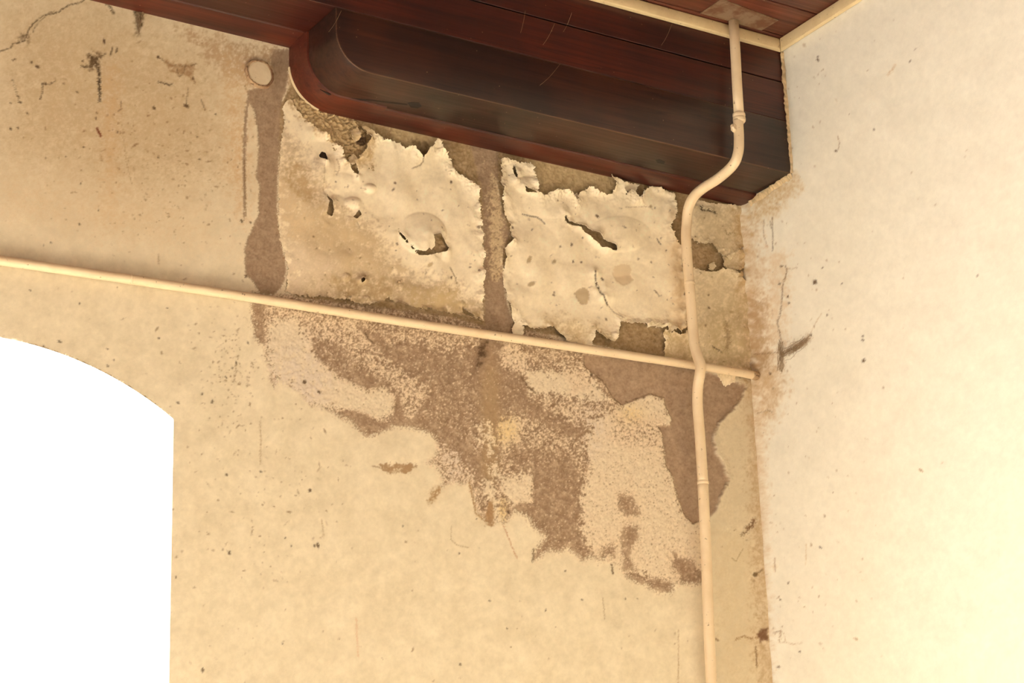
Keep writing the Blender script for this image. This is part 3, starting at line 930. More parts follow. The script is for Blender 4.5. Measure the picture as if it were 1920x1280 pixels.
# ------------------------------------------------------------------ loose paint skins
def skin(name, outline, holes=(), base=2.2, lift=4.0, lam=9.0, buckle=1.2, domes=(), curls=(), step=0.0019, thick=1.1,
         rough=(1.8, 1.1, 0.55), canvas=SKIN, seed=0, flush=None, label=None, parent=None, dips=()):
    """a sheet of paint with a ragged outline that stands off the wall; outline, holes and bumps are on the wall plane"""
    pad = 12
    P = np.asarray(outline, float)
    w = win(P, pad)
    u, v = UU[w], VV[w]
    sd = poly_sd(outline, u, v) + rough[0] * NM[w] * 0.5 + rough[1] * NS[w] + rough[2] * NF[w]
    edge = np.ones_like(sd) * 1.0
    for hpts in holes:
        hs = -(poly_sd(hpts, u, v) + 0.3 * rough[1] * NS[w] + 0.5 * rough[2] * NF[w])
        sd = np.minimum(sd, hs)
    A = np.clip(lift * (0.5 + 0.7 * np.roll(NE, 37 * (seed + 1), 0)[w]), 0.1, lift * 2)
    H = base + buckle * np.roll(NL, 91 * (seed + 2), 1)[w] + canvas.h[w]
    for cu, cv, cr, ca in curls:
        A = A + ca * np.exp(-((u - cu) ** 2 + (v - cv) ** 2) / cr ** 2)
    H = H + A * np.exp(-np.clip(sd, 0, 200) / lam)
    for du, dv, rx, ry, hh in domes:
        q = ((u - du) / rx) ** 2 + ((v - dv) / ry) ** 2
        H = H + hh * np.clip(1 - q, 0, 1) ** 0.8
    for pts, ww, dd in dips:
        H = H - dd * np.exp(-(line_d(pts, u, v) / ww) ** 2)
    if flush:
        H = H * flush(u, v)
    H = np.maximum(H, 0.25)
    lo = [hit(a, b, 1, YB) for a, b in ((P[:, 0].min() - pad, P[:, 1].min() - pad), (P[:, 0].max() + pad, P[:, 1].max() + pad),
                                        (P[:, 0].min() - pad, P[:, 1].max() + pad), (P[:, 0].max() + pad, P[:, 1].min() - pad))]
    lo = np.array(lo)
    xs = np.arange(lo[:, 0].min(), min(lo[:, 0].max(), XR - 0.0005), step)
    zs = np.arange(lo[:, 2].min(), lo[:, 2].max(), step)
    X, Z = np.meshgrid(xs, zs)
    full_s = np.full((RH, RW), -30, np.float32)
    full_s[w] = sd
    full_h = np.full((RH, RW), 1.0, np.float32)
    full_h[w] = H
    uu, vv = project(np.stack([X, np.full_like(X, YB), Z], -1))
    s = sample(full_s, uu, vv) * 0.00128
    gz_, gx_ = np.gradient(s, step)
    g2 = gx_ ** 2 + gz_ ** 2 + 1e-4
    nearb = np.abs(s) < 0.75 * step
    mvx, mvz = -s * gx_ / g2, -s * gz_ / g2
    lim = step * 0.9
    X = X + np.where(nearb, np.clip(mvx, -lim, lim), 0)
    Z = Z + np.where(nearb, np.clip(mvz, -lim, lim), 0)
    keep = (s > 0) | nearb
    uu, vv = project(np.stack([X, np.full_like(X, YB), Z], -1))
    h = sample(full_h, uu, vv)
    col = sample(canvas.lin, uu, vv)
    quads, tris = grid_faces(keep)
    fr = np.stack([X, YB - h * 0.001, Z], -1).reshape(-1, 3)
    fr, quads, tris, (col,) = compact(fr, quads, tris, col.reshape(-1, 3))
    if len(fr) == 0:
        return None
    n = len(fr)
    bk = fr + np.array([0, thick * 0.001, 0])
    # rim: directed edges used once
    E = np.concatenate([quads[:, [0, 1]], quads[:, [1, 2]], quads[:, [2, 3]], quads[:, [3, 0]],
                        tris[:, [0, 1]], tris[:, [1, 2]], tris[:, [2, 0]]])
    key = np.sort(E, 1)
    key = key[:, 0].astype(np.int64) * n + key[:, 1]
    uq, first, cnt = np.unique(key, return_index=True, return_counts=True)
    rim = E[first[cnt == 1]]
    # the rim gets its own vertices, so the skin keeps a crisp edge
    rv = np.concatenate([fr[rim[:, 0]], fr[rim[:, 1]], bk[rim[:, 1]], bk[rim[:, 0]]])
    rc = np.concatenate([col[rim[:, 0]], col[rim[:, 1]], col[rim[:, 1]], col[rim[:, 0]]]) * 0.9
    k = len(rim)
    rq = np.stack([np.arange(k) + 2 * n, np.arange(k) + 2 * n + 3 * k, np.arange(k) + 2 * n + 2 * k, np.arange(k) + 2 * n + k], 1)
    V_ = np.concatenate([fr, bk, rv])
    C_ = np.concatenate([col, col, rc])
    Q_ = np.concatenate([quads, quads[:, ::-1] + n, rq])
    T_ = np.concatenate([tris, tris[:, ::-1] + n])
    o = link(name, mesh_np(name, V_, Q_, T_, C_), M_SHEET, parent or wall_back, smooth=True)
    if label:
        o['label'] = label
    return o


L_OUT = [(531, 200), (536, 190), (546, 186), (556, 205), (575, 226), (592, 240), (612, 254), (626, 266), (638, 280), (642, 300), (650, 308),
         (664, 304), (672, 292), (682, 282), (690, 262), (676, 240), (690, 243), (716, 262), (737, 268), (748, 272), (757, 282), (772, 276),
         (778, 288), (790, 296), (796, 286), (806, 275), (814, 264), (823, 270), (825, 284), (836, 290), (844, 304), (850, 322), (868, 332),
         (880, 342), (893, 350), (897, 380), (902, 432), (905, 480), (905, 545), (903, 604), (880, 596), (850, 588), (800, 580), (745, 570),
         (726, 559), (706, 568), (690, 573), (640, 562), (600, 556), (568, 556), (545, 552), (535, 545), (540, 502), (526, 450), (522, 420),
         (523, 340), (527, 262), (534, 228)]
skin('paint_sheet', L_OUT, holes=[
    [(597, 291), (603, 284), (611, 285), (614, 295), (608, 305), (602, 298)],
    [(611, 362), (617, 372), (624, 394), (622, 407), (610, 401), (613, 384)],
    [(660, 408), (672, 394), (678, 402), (666, 412)],
    [(672, 246), (678, 254), (686, 264), (683, 273), (672, 276), (664, 268), (672, 258)],
    [(656, 318), (668, 330), (672, 324), (664, 312), (660, 304), (652, 306)],
    [(770, 268), (800, 270), (794, 294), (780, 288)],
    [(808, 443), (822, 440), (832, 452), (839, 466), (834, 473), (815, 476), (800, 480), (784, 479), (772, 470), (795, 473), (800, 466),
     (806, 470), (812, 462)],
    [(745, 425), (748, 436), (760, 453), (774, 468), (784, 476), (770, 468), (756, 453), (746, 440)],
    [(672, 526), (678, 522), (681, 528), (676, 532)],
    [(865, 572), (870, 578), (884, 592), (884, 598), (868, 588)],
], base=2.4, lift=4.5, lam=8, buckle=1.5,
    domes=[(790, 438, 46, 40, 9.0), (692, 354, 13, 9, 7.0), (660, 381, 17, 12, 7.0), (640, 345, 30, 20, 4.0), (605, 318, 22, 34, 4.0),
           (648, 520, 10, 8, 4.0), (676, 527, 9, 8, 4.0), (684, 562, 8, 7, 4.0), (748, 536, 9, 9, 3.0), (560, 250, 30, 24, 4.0)],
    curls=[(816, 275, 22, 12.0), (780, 290, 30, 6.0), (690, 262, 24, 7.0), (850, 320, 24, 6.0), (890, 350, 20, 6.0), (640, 292, 22, 7.0),
           (900, 430, 60, 2.0), (835, 466, 16, 3.0), (710, 566, 40, 3.0), (610, 290, 14, -3.0), (885, 590, 16, 4.0),
           (532, 300, 40, -4.0), (530, 450, 60, -4.0), (560, 553, 60, -3.0)],
    seed=1, flush=lambda u, v: 0.05 + 0.95 * sstep(u - 566 + 0.10 * (v - 300), 40), label='bright cream sheet of blistered paint with a round blister and ochre stains')

R_OUT = [(934, 302), (946, 300), (970, 306), (992, 308), (1000, 328), (1003, 346), (1003, 364), (1014, 369), (1032, 362), (1054, 357),
         (1068, 365), (1078, 378), (1083, 362), (1104, 352), (1120, 362), (1144, 366), (1150, 350), (1138, 330), (1154, 336), (1164, 346),
         (1170, 366), (1181, 356), (1196, 373), (1204, 360), (1216, 350), (1236, 355), (1262, 366), (1266, 398), (1256, 430), (1264, 446),
         (1276, 462), (1281, 500), (1284, 560), (1286, 600), (1276, 624), (1262, 618), (1250, 626), (1246, 610), (1226, 611), (1200, 608),
         (1160, 605), (1155, 626), (1148, 642), (1138, 640), (1112, 621), (1108, 650), (1060, 640), (1036, 612), (1020, 616), (1000, 617),
         (986, 612), (966, 610), (957, 590), (949, 560), (943, 520), (945, 468), (957, 452), (955, 420), (943, 396), (935, 346), (940, 325)]
skin('paint_sheet', R_OUT, holes=[
    [(1054, 407), (1060, 408), (1063, 417), (1080, 420), (1094, 425), (1112, 438), (1132, 453), (1150, 460), (1153, 472), (1144, 471),
     (1124, 463), (1104, 446), (1086, 427), (1062, 421), (1056, 414)],
    [(958, 318), (962, 306), (966, 330), (964, 340)],
    [(1112, 512), (1115, 522), (1119, 535), (1126, 552), (1122, 549), (1115, 532)],
    [(978, 350), (1000, 362), (1002, 366), (984, 362)],
], base=2.6, lift=5.0, lam=9, buckle=1.6,
    domes=[(1040, 385, 60, 26, 4.0), (1160, 440, 60, 34, 5.0), (1080, 470, 60, 30, -1.5), (1000, 480, 50, 60, 2.0), (1200, 560, 60, 60, 2.0),
           (985, 348, 22, 16, 5.0)],
    curls=[(1060, 360, 60, 7.0), (1145, 345, 26, 9.0), (1200, 362, 30, 6.0), (1126, 440, 34, 4.0), (1140, 470, 12, 5.0), (985, 330, 30, 6.0),
           (1180, 612, 60, 7.0), (1250, 620, 26, 7.0), (940, 330, 30, 5.0), (958, 440, 22, 4.0), (1262, 440, 22, 5.0), (1130, 635, 20, 5.0)],
    seed=3, label='bright cream sheet of curling paint with a slanting open split')

Q_OUT = [(1292, 378), (1330, 380), (1388, 388), (1395, 430), (1394, 462), (1380, 470), (1366, 486), (1350, 480), (1340, 470), (1332, 456),
         (1318, 458), (1300, 452), (1290, 440)]
skin('paint_sheet', Q_OUT, base=2.2, lift=3.5, buckle=1.0, curls=[(1340, 468, 26, 6.0), (1375, 470, 20, 5.0)], seed=5,
     label='dull cream paint sheet between the upright pipe and the corner')
Q2_OUT = [(1290, 500), (1306, 505), (1326, 512), (1340, 510), (1354, 504), (1372, 508), (1389, 516), (1388, 524), (1398, 530), (1404, 600), (1408, 696),
          (1330, 692), (1300, 684), (1246, 672), (1243, 640), (1248, 628), (1262, 622), (1278, 628), (1290, 620), (1286, 560)]
skin('paint_sheet', Q2_OUT, base=1.8, lift=2.5, buckle=1.0, curls=[(1340, 506, 26, 5.0), (1380, 516, 18, 6.0), (1250, 640, 20, 6.0)], seed=6,
     label='grimy cream paint sheet behind the upright pipe above the rail')
FLAKES = [
    ([(1352, 484), (1366, 474), (1390, 468), (1394, 480), (1392, 504), (1384, 507), (1366, 504), (1353, 500)], 3.0, 4.0),
    ([(1328, 496), (1338, 492), (1342, 500), (1334, 508), (1326, 506)], 2.0, 2.0),
    ([(1210, 600), (1236, 603), (1250, 612), (1238, 616), (1222, 612), (1212, 614)], 6.0, 4.0),
    ([(1336, 698), (1376, 706), (1372, 718), (1358, 725), (1346, 712)], 3.0, 3.0),
    ([(657, 246), (668, 240), (674, 250), (672, 262), (664, 268), (656, 260)], 4.0, 4.0),
    ([(672, 292), (686, 282), (693, 290), (688, 298), (676, 298)], 4.0, 3.0),
    ([(652, 296), (662, 288), (668, 300), (662, 310), (652, 308)], 3.0, 3.0),
    ([(1158, 345), (1172, 342), (1196, 348), (1188, 362), (1172, 360)], 4.0, 4.0),
    ([(1070, 372), (1080, 362), (1084, 374), (1078, 382)], 3.0, 3.0),
    ([(742, 531), (752, 527), (758, 535), (752, 544), (744, 541)], 4.0, 2.0),
    ([(963, 606), (972, 602), (980, 612), (978, 640), (962, 636), (958, 618)], 3.0, 3.0),
    ([(1240, 626), (1244, 620), (1256, 624), (1254, 634), (1244, 640)], 5.0, 3.0),
    ([(1296, 376), (1318, 378), (1340, 384), (1336, 394), (1316, 392), (1300, 388)], 4.0, 3.0),
]
for i, (pts, b_, l_) in enumerate(FLAKES):
    skin('paint_flake', pts, base=b_, lift=l_, lam=6, buckle=0.8, rough=(0.6, 0.8, 0.6), seed=i % 7, step=0.0016)


# ------------------------------------------------------------------ wall_right
RU0, RU1, RV0, RV1 = 1370, 1932, -12, 1304
U0, V0, RW, RH = RU0, RV0, RU1 - RU0, RV1 - RV0
UU, VV = np.meshgrid(np.arange(RW) + U0, np.arange(RH) + V0)
UU = UU.astype(np.float32)
VV = VV.astype(np.float32)
NB, NM, NS, NF, NW = (fnoise(s, 30 + i, b, (RH, RW)) for i, (s, b) in enumerate(((160, 1.6), (45, 1.4), (14, 1.25), (5, 0.9), (2.5, 0.4))))
RWALL = Canvas(np.array((250, 243, 224), np.float32))
RWALL.c += (NB * 1.6 + NM * 1.2)[..., None]
RWALL.h += blur(NB, 12) * 0.9
CORNER = [(1389, 380), (1420, 740), (1446, 1280)]
RWALL.blot([(1388, 400), (1412, 400), (1440, 640), (1470, 720), (1440, 800), (1405, 690)], (200, 168, 126), 0.7, 22, 0.25, 6)
RWALL.blot([(1405, 560), (1432, 560), (1438, 690), (1412, 700)], (180, 148, 110), 0.65, 12, 0.25, 4)
RWALL.blot([(1415, 700), (1428, 700), (1455, 1300), (1438, 1300)], (206, 176, 138), 0.5, 10, 0.25, 3)
RWALL.blot([(1440, 470), (1475, 480), (1470, 640), (1440, 640)], (218, 190, 152), 0.5, 16, 0.3, 5)
RWALL.blot([(1400, 380), (1440, 350), (1490, 330), (1500, 350), (1450, 400), (1410, 420)], (214, 184, 138), 0.7, 18, 0.5, 4)
RWALL.stroke([(1472, 498), (1475, 506), (1472, 520), (1467, 535), (1466, 560), (1463, 590), (1457, 604), (1460, 618), (1465, 640)], 1.6,
             (120, 92, 62), 0.75, 0.7, 0.8)
RWALL.stroke([(1475, 503), (1484, 504), (1494, 501)], 1.0, (150, 118, 82), 0.6, 0.6)
RWALL.stroke([(1448, 408), (1449, 440), (1449, 470)], 1.5, (100, 78, 52), 0.75, 0.5, broken=0.2)
RWALL.stroke([(1444, 414), (1446, 428)], 1.4, (100, 78, 52), 0.6, 0.5)
RWALL.stroke([(1432, 412), (1432, 440), (1438, 460)], 1.2, (130, 100, 66), 0.6, 0.5, broken=0.4)
RWALL.stroke([(1462, 655), (1466, 664), (1480, 656), (1496, 648), (1510, 640), (1516, 632)], 8, (164, 130, 92), 0.6, 2.5, 0, 6)
RWALL.stroke([(1466, 664), (1482, 656), (1500, 648), (1512, 640)], 3, (130, 102, 74), 0.4, 2.5, 0, 4)
RWALL.stroke([(1464, 650), (1466, 670), (1464, 690)], 6, (150, 118, 84), 0.6, 2.5, 0, 5)
RWALL.stroke([(1418, 664), (1440, 662), (1462, 660)], 1.2, (130, 98, 66), 0.75, 0.6)
RWALL.stroke([(1516, 632), (1526, 612), (1540, 588)], 1.0, (190, 160, 120), 0.5, 0.5)
RWALL.blot([(1424, 1188), (1434, 1178), (1438, 1184), (1437, 1200)], (132, 96, 70), 0.9, 3, 0.2, 1)
RWALL.stroke([(1425, 775), (1438, 768), (1448, 772)], 1.6, (150, 116, 78), 0.7, 1.0)
RWALL.stroke([(1453, 1046), (1454, 1070)], 1.4, (140, 106, 72), 0.7, 0.6)
RWALL.stroke([(1456, 1186), (1464, 1182), (1463, 1204)], 1.6, (150, 116, 80), 0.7, 1.0)
RWALL.stroke([(1470, 1188), (1474, 1204), (1490, 1208), (1504, 1204)], 1.2, (170, 136, 96), 0.6, 0.8, broken=0.5)
RWALL.stroke([(1511, 1020), (1511, 1058)], 1.0, (200, 168, 122), 0.6, 0.5)
RWALL.stroke([(1571, 256), (1574, 268), (1572, 280)], 1.0, (150, 120, 86), 0.7, 0.5)
RWALL.stroke([(1664, 140), (1672, 132), (1678, 122)], 2.0, (206, 172, 128), 0.6, 1.2, 0, 2)
rng = np.random.default_rng(9)
for u, v, r in ((1533, 112, 2.2), (1533, 106, 1.4), (1528, 530, 3.0), (1528, 526, 2.0), (1542, 502, 1.8), (1617, 630, 1.6), (1617, 637, 2.2),
                (1619, 676, 2.8), (1578, 532, 1.4), (1477, 556, 1.8), (1479, 568, 2.2), (1465, 499, 1.8), (1462, 532, 1.6), (1551, 590, 1.2),
                (1567, 283, 1.6), (1639, 243, 1.8), (1717, 92, 1.4), (1706, 114, 1.4), (1833, 517, 1.4), (1499, 1221, 2.0), (1462, 1250, 1.8),
                (1538, 1026, 1.6), (1478, 1092, 1.6), (1463, 1124, 1.6), (1520, 628, 1.8), (1444, 700, 2.0)):
    RWALL.speck(u, v, r, (96, 72, 50), 0.85, 1 + 0.6 * rng.random(), rng.uniform(0, 3))
for i in range(260):
    RWALL.speck(1400 + rng.exponential(90), rng.uniform(0, 1290), 0.5 + rng.exponential(0.4), (150, 118, 82), rng.uniform(0.2, 0.7), 1 + rng.exponential(0.5),
                rng.uniform(0, 3))
RWALL.lin = lin(np.clip(RWALL.c, 0, 255)).astype(np.float32)

gy = spaced((YN, 1.2, 0.3), (1.2, 2.4, 0.03), (2.4, 3.1, 0.006), (3.1, YB + 0.012, 0.003))
gz = spaced((0, 2.2, 0.1), (2.2, 2.4, 0.02), (2.4, ZC + 0.02, 0.0026))
Y2, Z2 = np.meshgrid(gy, gz)
P3 = np.stack([np.full_like(Y2, XR), Y2, Z2], -1)
q = (P3 - CAM) @ VIEW.T
ok = q[..., 2] > 0.5
uw = np.where(ok, 960 + FPX * q[..., 0] / np.maximum(q[..., 2], 0.5), 5000)
vw = np.where(ok, 640 - FPX * q[..., 1] / np.maximum(q[..., 2], 0.5), 5000)
inside = sstep(np.minimum(1926 - uw, np.minimum(vw + 8, 1300 - vw)), 6)
hw = sample(RWALL.h, uw, vw)
cw = sample(RWALL.lin, uw, vw)
base_lin = lin((250, 243, 224)).astype(np.float32)
cw = base_lin + (cw - base_lin) * inside[..., None]
# the corner is not sharp: the plaster is rounded by hand
P3[..., 0] -= hw * 0.001 + 0.010 * np.exp(-(np.clip(YB - Y2, 0, 1) / 0.012) ** 2)
quads, tris = grid_faces(np.ones(Y2.shape, bool))
wall_right = link('wall_right', mesh_np('wall_right', P3.reshape(-1, 3), quads[:, ::-1], None, cw.reshape(-1, 3)), M_PLASTER, smooth=True)
tag(wall_right, 'bright cream plastered wall on the right with a grimy corner', kind='structure')

# ------------------------------------------------------------------ rest of the room (behind the camera)
floor = link('floor', box_mesh('floor', (XL, XR, YN, YB, -0.1, 0.0)), M_FLOOR)
tag(floor, 'pale tiled floor below the picture', kind='structure')


def wall_with_window(name, axis, at, a0_, a1_, w, th):
    bm = bmesh.new()
    for (p0, p1, z0, z1) in ((a0_, w[0], 0, ZC + 0.1), (w[1], a1_, 0, ZC + 0.1), (w[0], w[1], 0, w[2]), (w[0], w[1], w[3], ZC + 0.1)):
        if axis == 'y':
            box_bm(bm, p0, p1, at - th, at, z0, z1)
        else:
            box_bm(bm, at - th, at, p0, p1, z0, z1)
    me = bpy.data.meshes.new(name)
    bm.to_mesh(me)
    bm.free()
    o = link(name, me, M_ROOM)
    o['kind'] = 'structure'
    return o


wall_with_window('wall_front', 'y', YN, XL, XR, ADDED_WIN_FRONT, 0.2)
wall_with_window('wall_left', 'x', XL, YN, YB, ADDED_WIN_LEFT, 0.2)

# ceiling of boards running along the back wall
ceiling = link('ceiling', box_mesh('ceiling', (XL - 0.2, XR + 0.3, YN - 0.2, YB + 0.2, ZC + 0.022, ZC + 0.12)), M_DARK)
tag(ceiling, 'dark red boarded timber ceiling above the corner', kind='structure')
pw = 0.118
plank_me = box_mesh('plank', (XL, XR + 0.02, 0.0, pw - 0.004, 0.0, 0.02), 0.003, 2)
plank_me.materials.append(M_PLANK)
for k in range(int((YB - YN) / pw) + 1):
    o = bpy.data.objects.new('plank', plank_me)
    COL.objects.link(o)
    o.location = (0, YF - 0.018 - pw * (k + 1) + pw, ZC)
    o.parent = ceiling
ceiling_planks = k

# ------------------------------------------------------------------ timber
XC = 1.8425            # left face of the corbel
ZCB, ZCT = 3.5525, 3.6785
RC = 0.076
prof = [(XR + 0.02, ZCB)]
for k in range(17):
    a = math.pi / 2 * k / 16
    prof.append((XC + RC - RC * math.sin(a), ZCB + RC - RC * math.cos(a)))
prof.append((XC, ZCT))
prof_open = list(prof)
prof = prof + [(XR + 0.02, ZCT)]
YS = YB - 0.056        # seam between body and moulding


def extrude_profile(name, pr, y0, y1, bevel=0.0):
    bm = bmesh.new()
    f = [bm.verts.new((x, y0, z)) for x, z in pr]
    b = [bm.verts.new((x, y1, z)) for x, z in pr]
    n = len(pr)
    ff = bm.faces.new(f)
    bm.faces.new(b[::-1])
    for i in range(n):
        j = (i + 1) % n
        bm.faces.new((f[j], f[i], b[i], b[j]))
    bmesh.ops.recalc_face_normals(bm, faces=bm.faces[:])
    if bevel:
        es = [e for e in ff.edges]
        rb = bmesh.ops.bevel(bm, geom=es, offset=bevel, segments=2, affect='EDGES', profile=0.5, clamp_overlap=True, material=1)
    me = bpy.data.meshes.new(name)
    bm.to_mesh(me)
    bm.free()
    return me


def smooth_by_angle(me, ang=35):
    bm = bmesh.new()
    bm.from_mesh(me)
    for f in bm.faces:
        f.smooth = True
    for e in bm.edges:
        if len(e.link_faces) == 2 and e.calc_face_angle(0) > math.radians(ang):
            e.smooth = False
    bm.to_mesh(me)
    bm.free()
    return me


corbel = empty('timber_corbel', (XC + 0.5, YF, ZCB))
tag(corbel, 'dark brown timber corbel with a rounded end under the ceiling beam', 'corbel')
corbel_body = extrude_profile('corbel_body', prof, YF, YS, 0.0022)
link('body', smooth_by_angle(corbel_body), M_CORBEL, corbel)
corbel_body.materials.append(wood_mat('worn_arris', (66, 43, 31), (88, 59, 42), (104, 70, 48), 0.4, 0.1))


def sweep(name, path, normals, section, closed_ends=True):
    """section: (outward offset, y) pairs swept along path points (x, z) with outward normals"""
    bm = bmesh.new()
    rows = []
    for (x, z), (nx_, nz_) in zip(path, normals):
        rows.append([bm.verts.new((x + nx_ * d, y, z + nz_ * d)) for d, y in section])
    m = len(section)
    for i in range(len(rows) - 1):
        for k in range(m):
            j = (k + 1) % m
            bm.faces.new((rows[i][k], rows[i][j], rows[i + 1][j], rows[i + 1][k]))
    bm.faces.new(rows[0][::-1])
    bm.faces.new(rows[-1])
    bmesh.ops.recalc_face_normals(bm, faces=bm.faces[:])
    me = bpy.data.meshes.new(name)
    bm.to_mesh(me)
    bm.free()
    return me


# moulding of the corbel: a curved piece round the end and a straight piece after the mitre
SEC = [(-0.03, YS + 0.001), (-0.004, YS + 0.001), (0.001, YS + 0.004), (0.0035, YS + 0.010), (0.006, YS + 0.022), (0.0105, YB - 0.006), (0.010, YB - 0.0005), (-0.03, YB - 0.0005)]
SEC2 = [(d + (0.0015 if d > -0.02 else 0), y) for d, y in SEC]
XM = 2.02
path, nrm = [(XC, ZCT - 0.001)], [(-1, 0)]
for k in range(25):
    a = math.pi / 2 * (1 - k / 24)
    path.append((XC + RC - RC * math.sin(a), ZCB + RC - RC * math.cos(a)))
    nrm.append((-math.sin(a), -math.cos(a)))
path.append((XM - 0.0006, ZCB))
nrm.append((0, -1))
SEC1 = [(d + (0.002 if d > -0.02 else 0), y - (0.010 if y < YS + 0.005 else 0.006 if y < YS + 0.03 else 0)) for d, y in SEC]
link('moulding', smooth_by_angle(sweep('moulding', path, nrm, SEC1)), M_MOULD, corbel)['label'] = 'curved red-brown moulding round the corbel end'
link('moulding', smooth_by_angle(sweep('moulding', [(XM + 0.0006, ZCB), (XR + 0.01, ZCB)], [(0, -1), (0, -1)], SEC2)), M_MOULD, corbel)['label'] = \
    'straight red-brown moulding along the wall'

# knots and the split in the corbel's underside
def inlay(name, pts_px, label):
    bm = bmesh.new()
    P_ = [hit(u, v, 2, ZCB) for u, v in pts_px]
    lo_ = [bm.verts.new((p[0], p[1], ZCB - 0.0004)) for p in P_]
    hi_ = [bm.verts.new((p[0], p[1], ZCB + 0.001)) for p in P_]
    bm.faces.new(lo_)
    bm.faces.new(hi_[::-1])
    for i in range(len(P_)):
        j = (i + 1) % len(P_)
        bm.faces.new((lo_[j], lo_[i], hi_[i], hi_[j]))
    bmesh.ops.recalc_face_normals(bm, faces=bm.faces[:])
    me = bpy.data.meshes.new(name)
    bm.to_mesh(me)
    bm.free()
    link(name, me, M_KNOT, corbel)['label'] = label


M_KNOT = wood_mat('knot_wood', (18, 13, 11), (28, 19, 15), (32, 21, 16), 0.6, 0.1)
inlay('knot', [(764, 193), (772, 191), (786, 192), (791, 199), (783, 203), (770, 201)], 'dark diamond-shaped knot')
inlay('knot', [(1229, 300), (1236, 298), (1247, 303), (1245, 307), (1233, 305)], 'small dark knot')
inlay('split', [(600, 168), (625, 179), (660, 184), (700, 187), (740, 192), (764, 195), (764, 197), (735, 194), (698, 189), (655, 187), (622, 182)], 'dark hairline split')

# cream paint edge left on the wall round the curved moulding
edge_sec = [(0.0095, YB - 0.0045), (0.0125, YB - 0.005), (0.0138, YB - 0.003), (0.014, YB + 0.001), (0.0095, YB + 0.001)]
me = smooth_by_angle(sweep('paint_edge', path[2:22], nrm[2:22], edge_sec))
at = me.color_attributes.new('tint', 'FLOAT_COLOR', 'POINT')
for d_ in at.data:
    d_.color = (*lin((206, 184, 146)), 1)
link('paint_edge', me, M_PLASTER, wall_back)['label'] = 'thin cream paint edge round the curved moulding'

beam = empty('ceiling_beam', (1.4, YF, ZCT))
tag(beam, 'dark red timber beam of stacked boards running along the wall top', 'beam')
link('board', box_mesh('board', (XL, XR + 0.02, YF + 0.002, YS, ZCT + 0.0012, 3.7730), 0.0014), M_BEAM, beam)['label'] = 'lower red-brown board'
link('board', box_mesh('board', (XL, XR + 0.02, YF + 0.0035, YS, 3.7765, ZC + 0.02), 0.0014), M_BEAM, beam)['label'] = 'upper red-brown board'
SECB = [(-0.05, YS + 0.001), (-0.002, YS + 0.001), (0.0005, YS + 0.003), (0.003, YS + 0.012), (0.008, YS + 0.030), (0.0125, YB - 0.006), (0.012, YB - 0.0005), (-0.05, YB - 0.0005)]
link('moulding', smooth_by_angle(sweep('moulding', [(XL, ZCT), (XC - 0.0008, ZCT)], [(0, -1), (0, -1)], SECB)), M_MOULD, beam)['label'] = \
    'red moulding under the beam against the wall'

# ------------------------------------------------------------------ cream trim under the ceiling
TP, TZ0, TZ1 = 0.014, 3.8475, ZC - 0.0015
bm = bmesh.new()


def mitred(bm, pts):
    v_ = [bm.verts.new(p) for p in pts]
    for f in ((0, 1, 2, 3), (7, 6, 5, 4), (0, 4, 5, 1), (1, 5, 6, 2), (2, 6, 7, 3), (3, 7, 4, 0)):
        bm.faces.new([v_[i] for i in f])
    bmesh.ops.recalc_face_normals(bm, faces=bm.faces[:])


ya, yb_, xa, xb_ = YF + 0.0025 - TP, YF + 0.0025, XR - TP, XR - 0.0015


def trim_piece(name, pts, label):
    bm = bmesh.new()
    mitred(bm, pts)
    bmesh.ops.bevel(bm, geom=bm.edges[:], offset=0.0022, segments=2, affect='EDGES', profile=0.5)
    me = bpy.data.meshes.new(name)
    bm.to_mesh(me)
    bm.free()
    o = link(name, smooth_by_angle(me, 40), M_TRIM)
    tag(o, label, kind='structure')
    return o


trim_piece('trim_1', [(XL, ya, TZ0), (xa - 0.0004, ya, TZ0), (xb_, yb_, TZ0), (XL, yb_, TZ0),
                      (XL, ya, TZ1), (xa - 0.0004, ya, TZ1), (xb_, yb_, TZ1), (XL, yb_, TZ1)],
           'cream painted strip between the beam and the ceiling boards')
trim_piece('trim_2', [(xa, YN, TZ0), (xb_, YN, TZ0), (xb_, yb_ - 0.0006, TZ0), (xa, ya - 0.0006, TZ0),
                      (xa, YN, TZ1), (xb_, YN, TZ1), (xb_, yb_ - 0.0006, TZ1), (xa, ya - 0.0006, TZ1)],
           'cream painted strip between the right wall and the ceiling boards')

# ------------------------------------------------------------------ crumbled plaster lip where the timber meets the right wall
rng = np.random.default_rng(21)


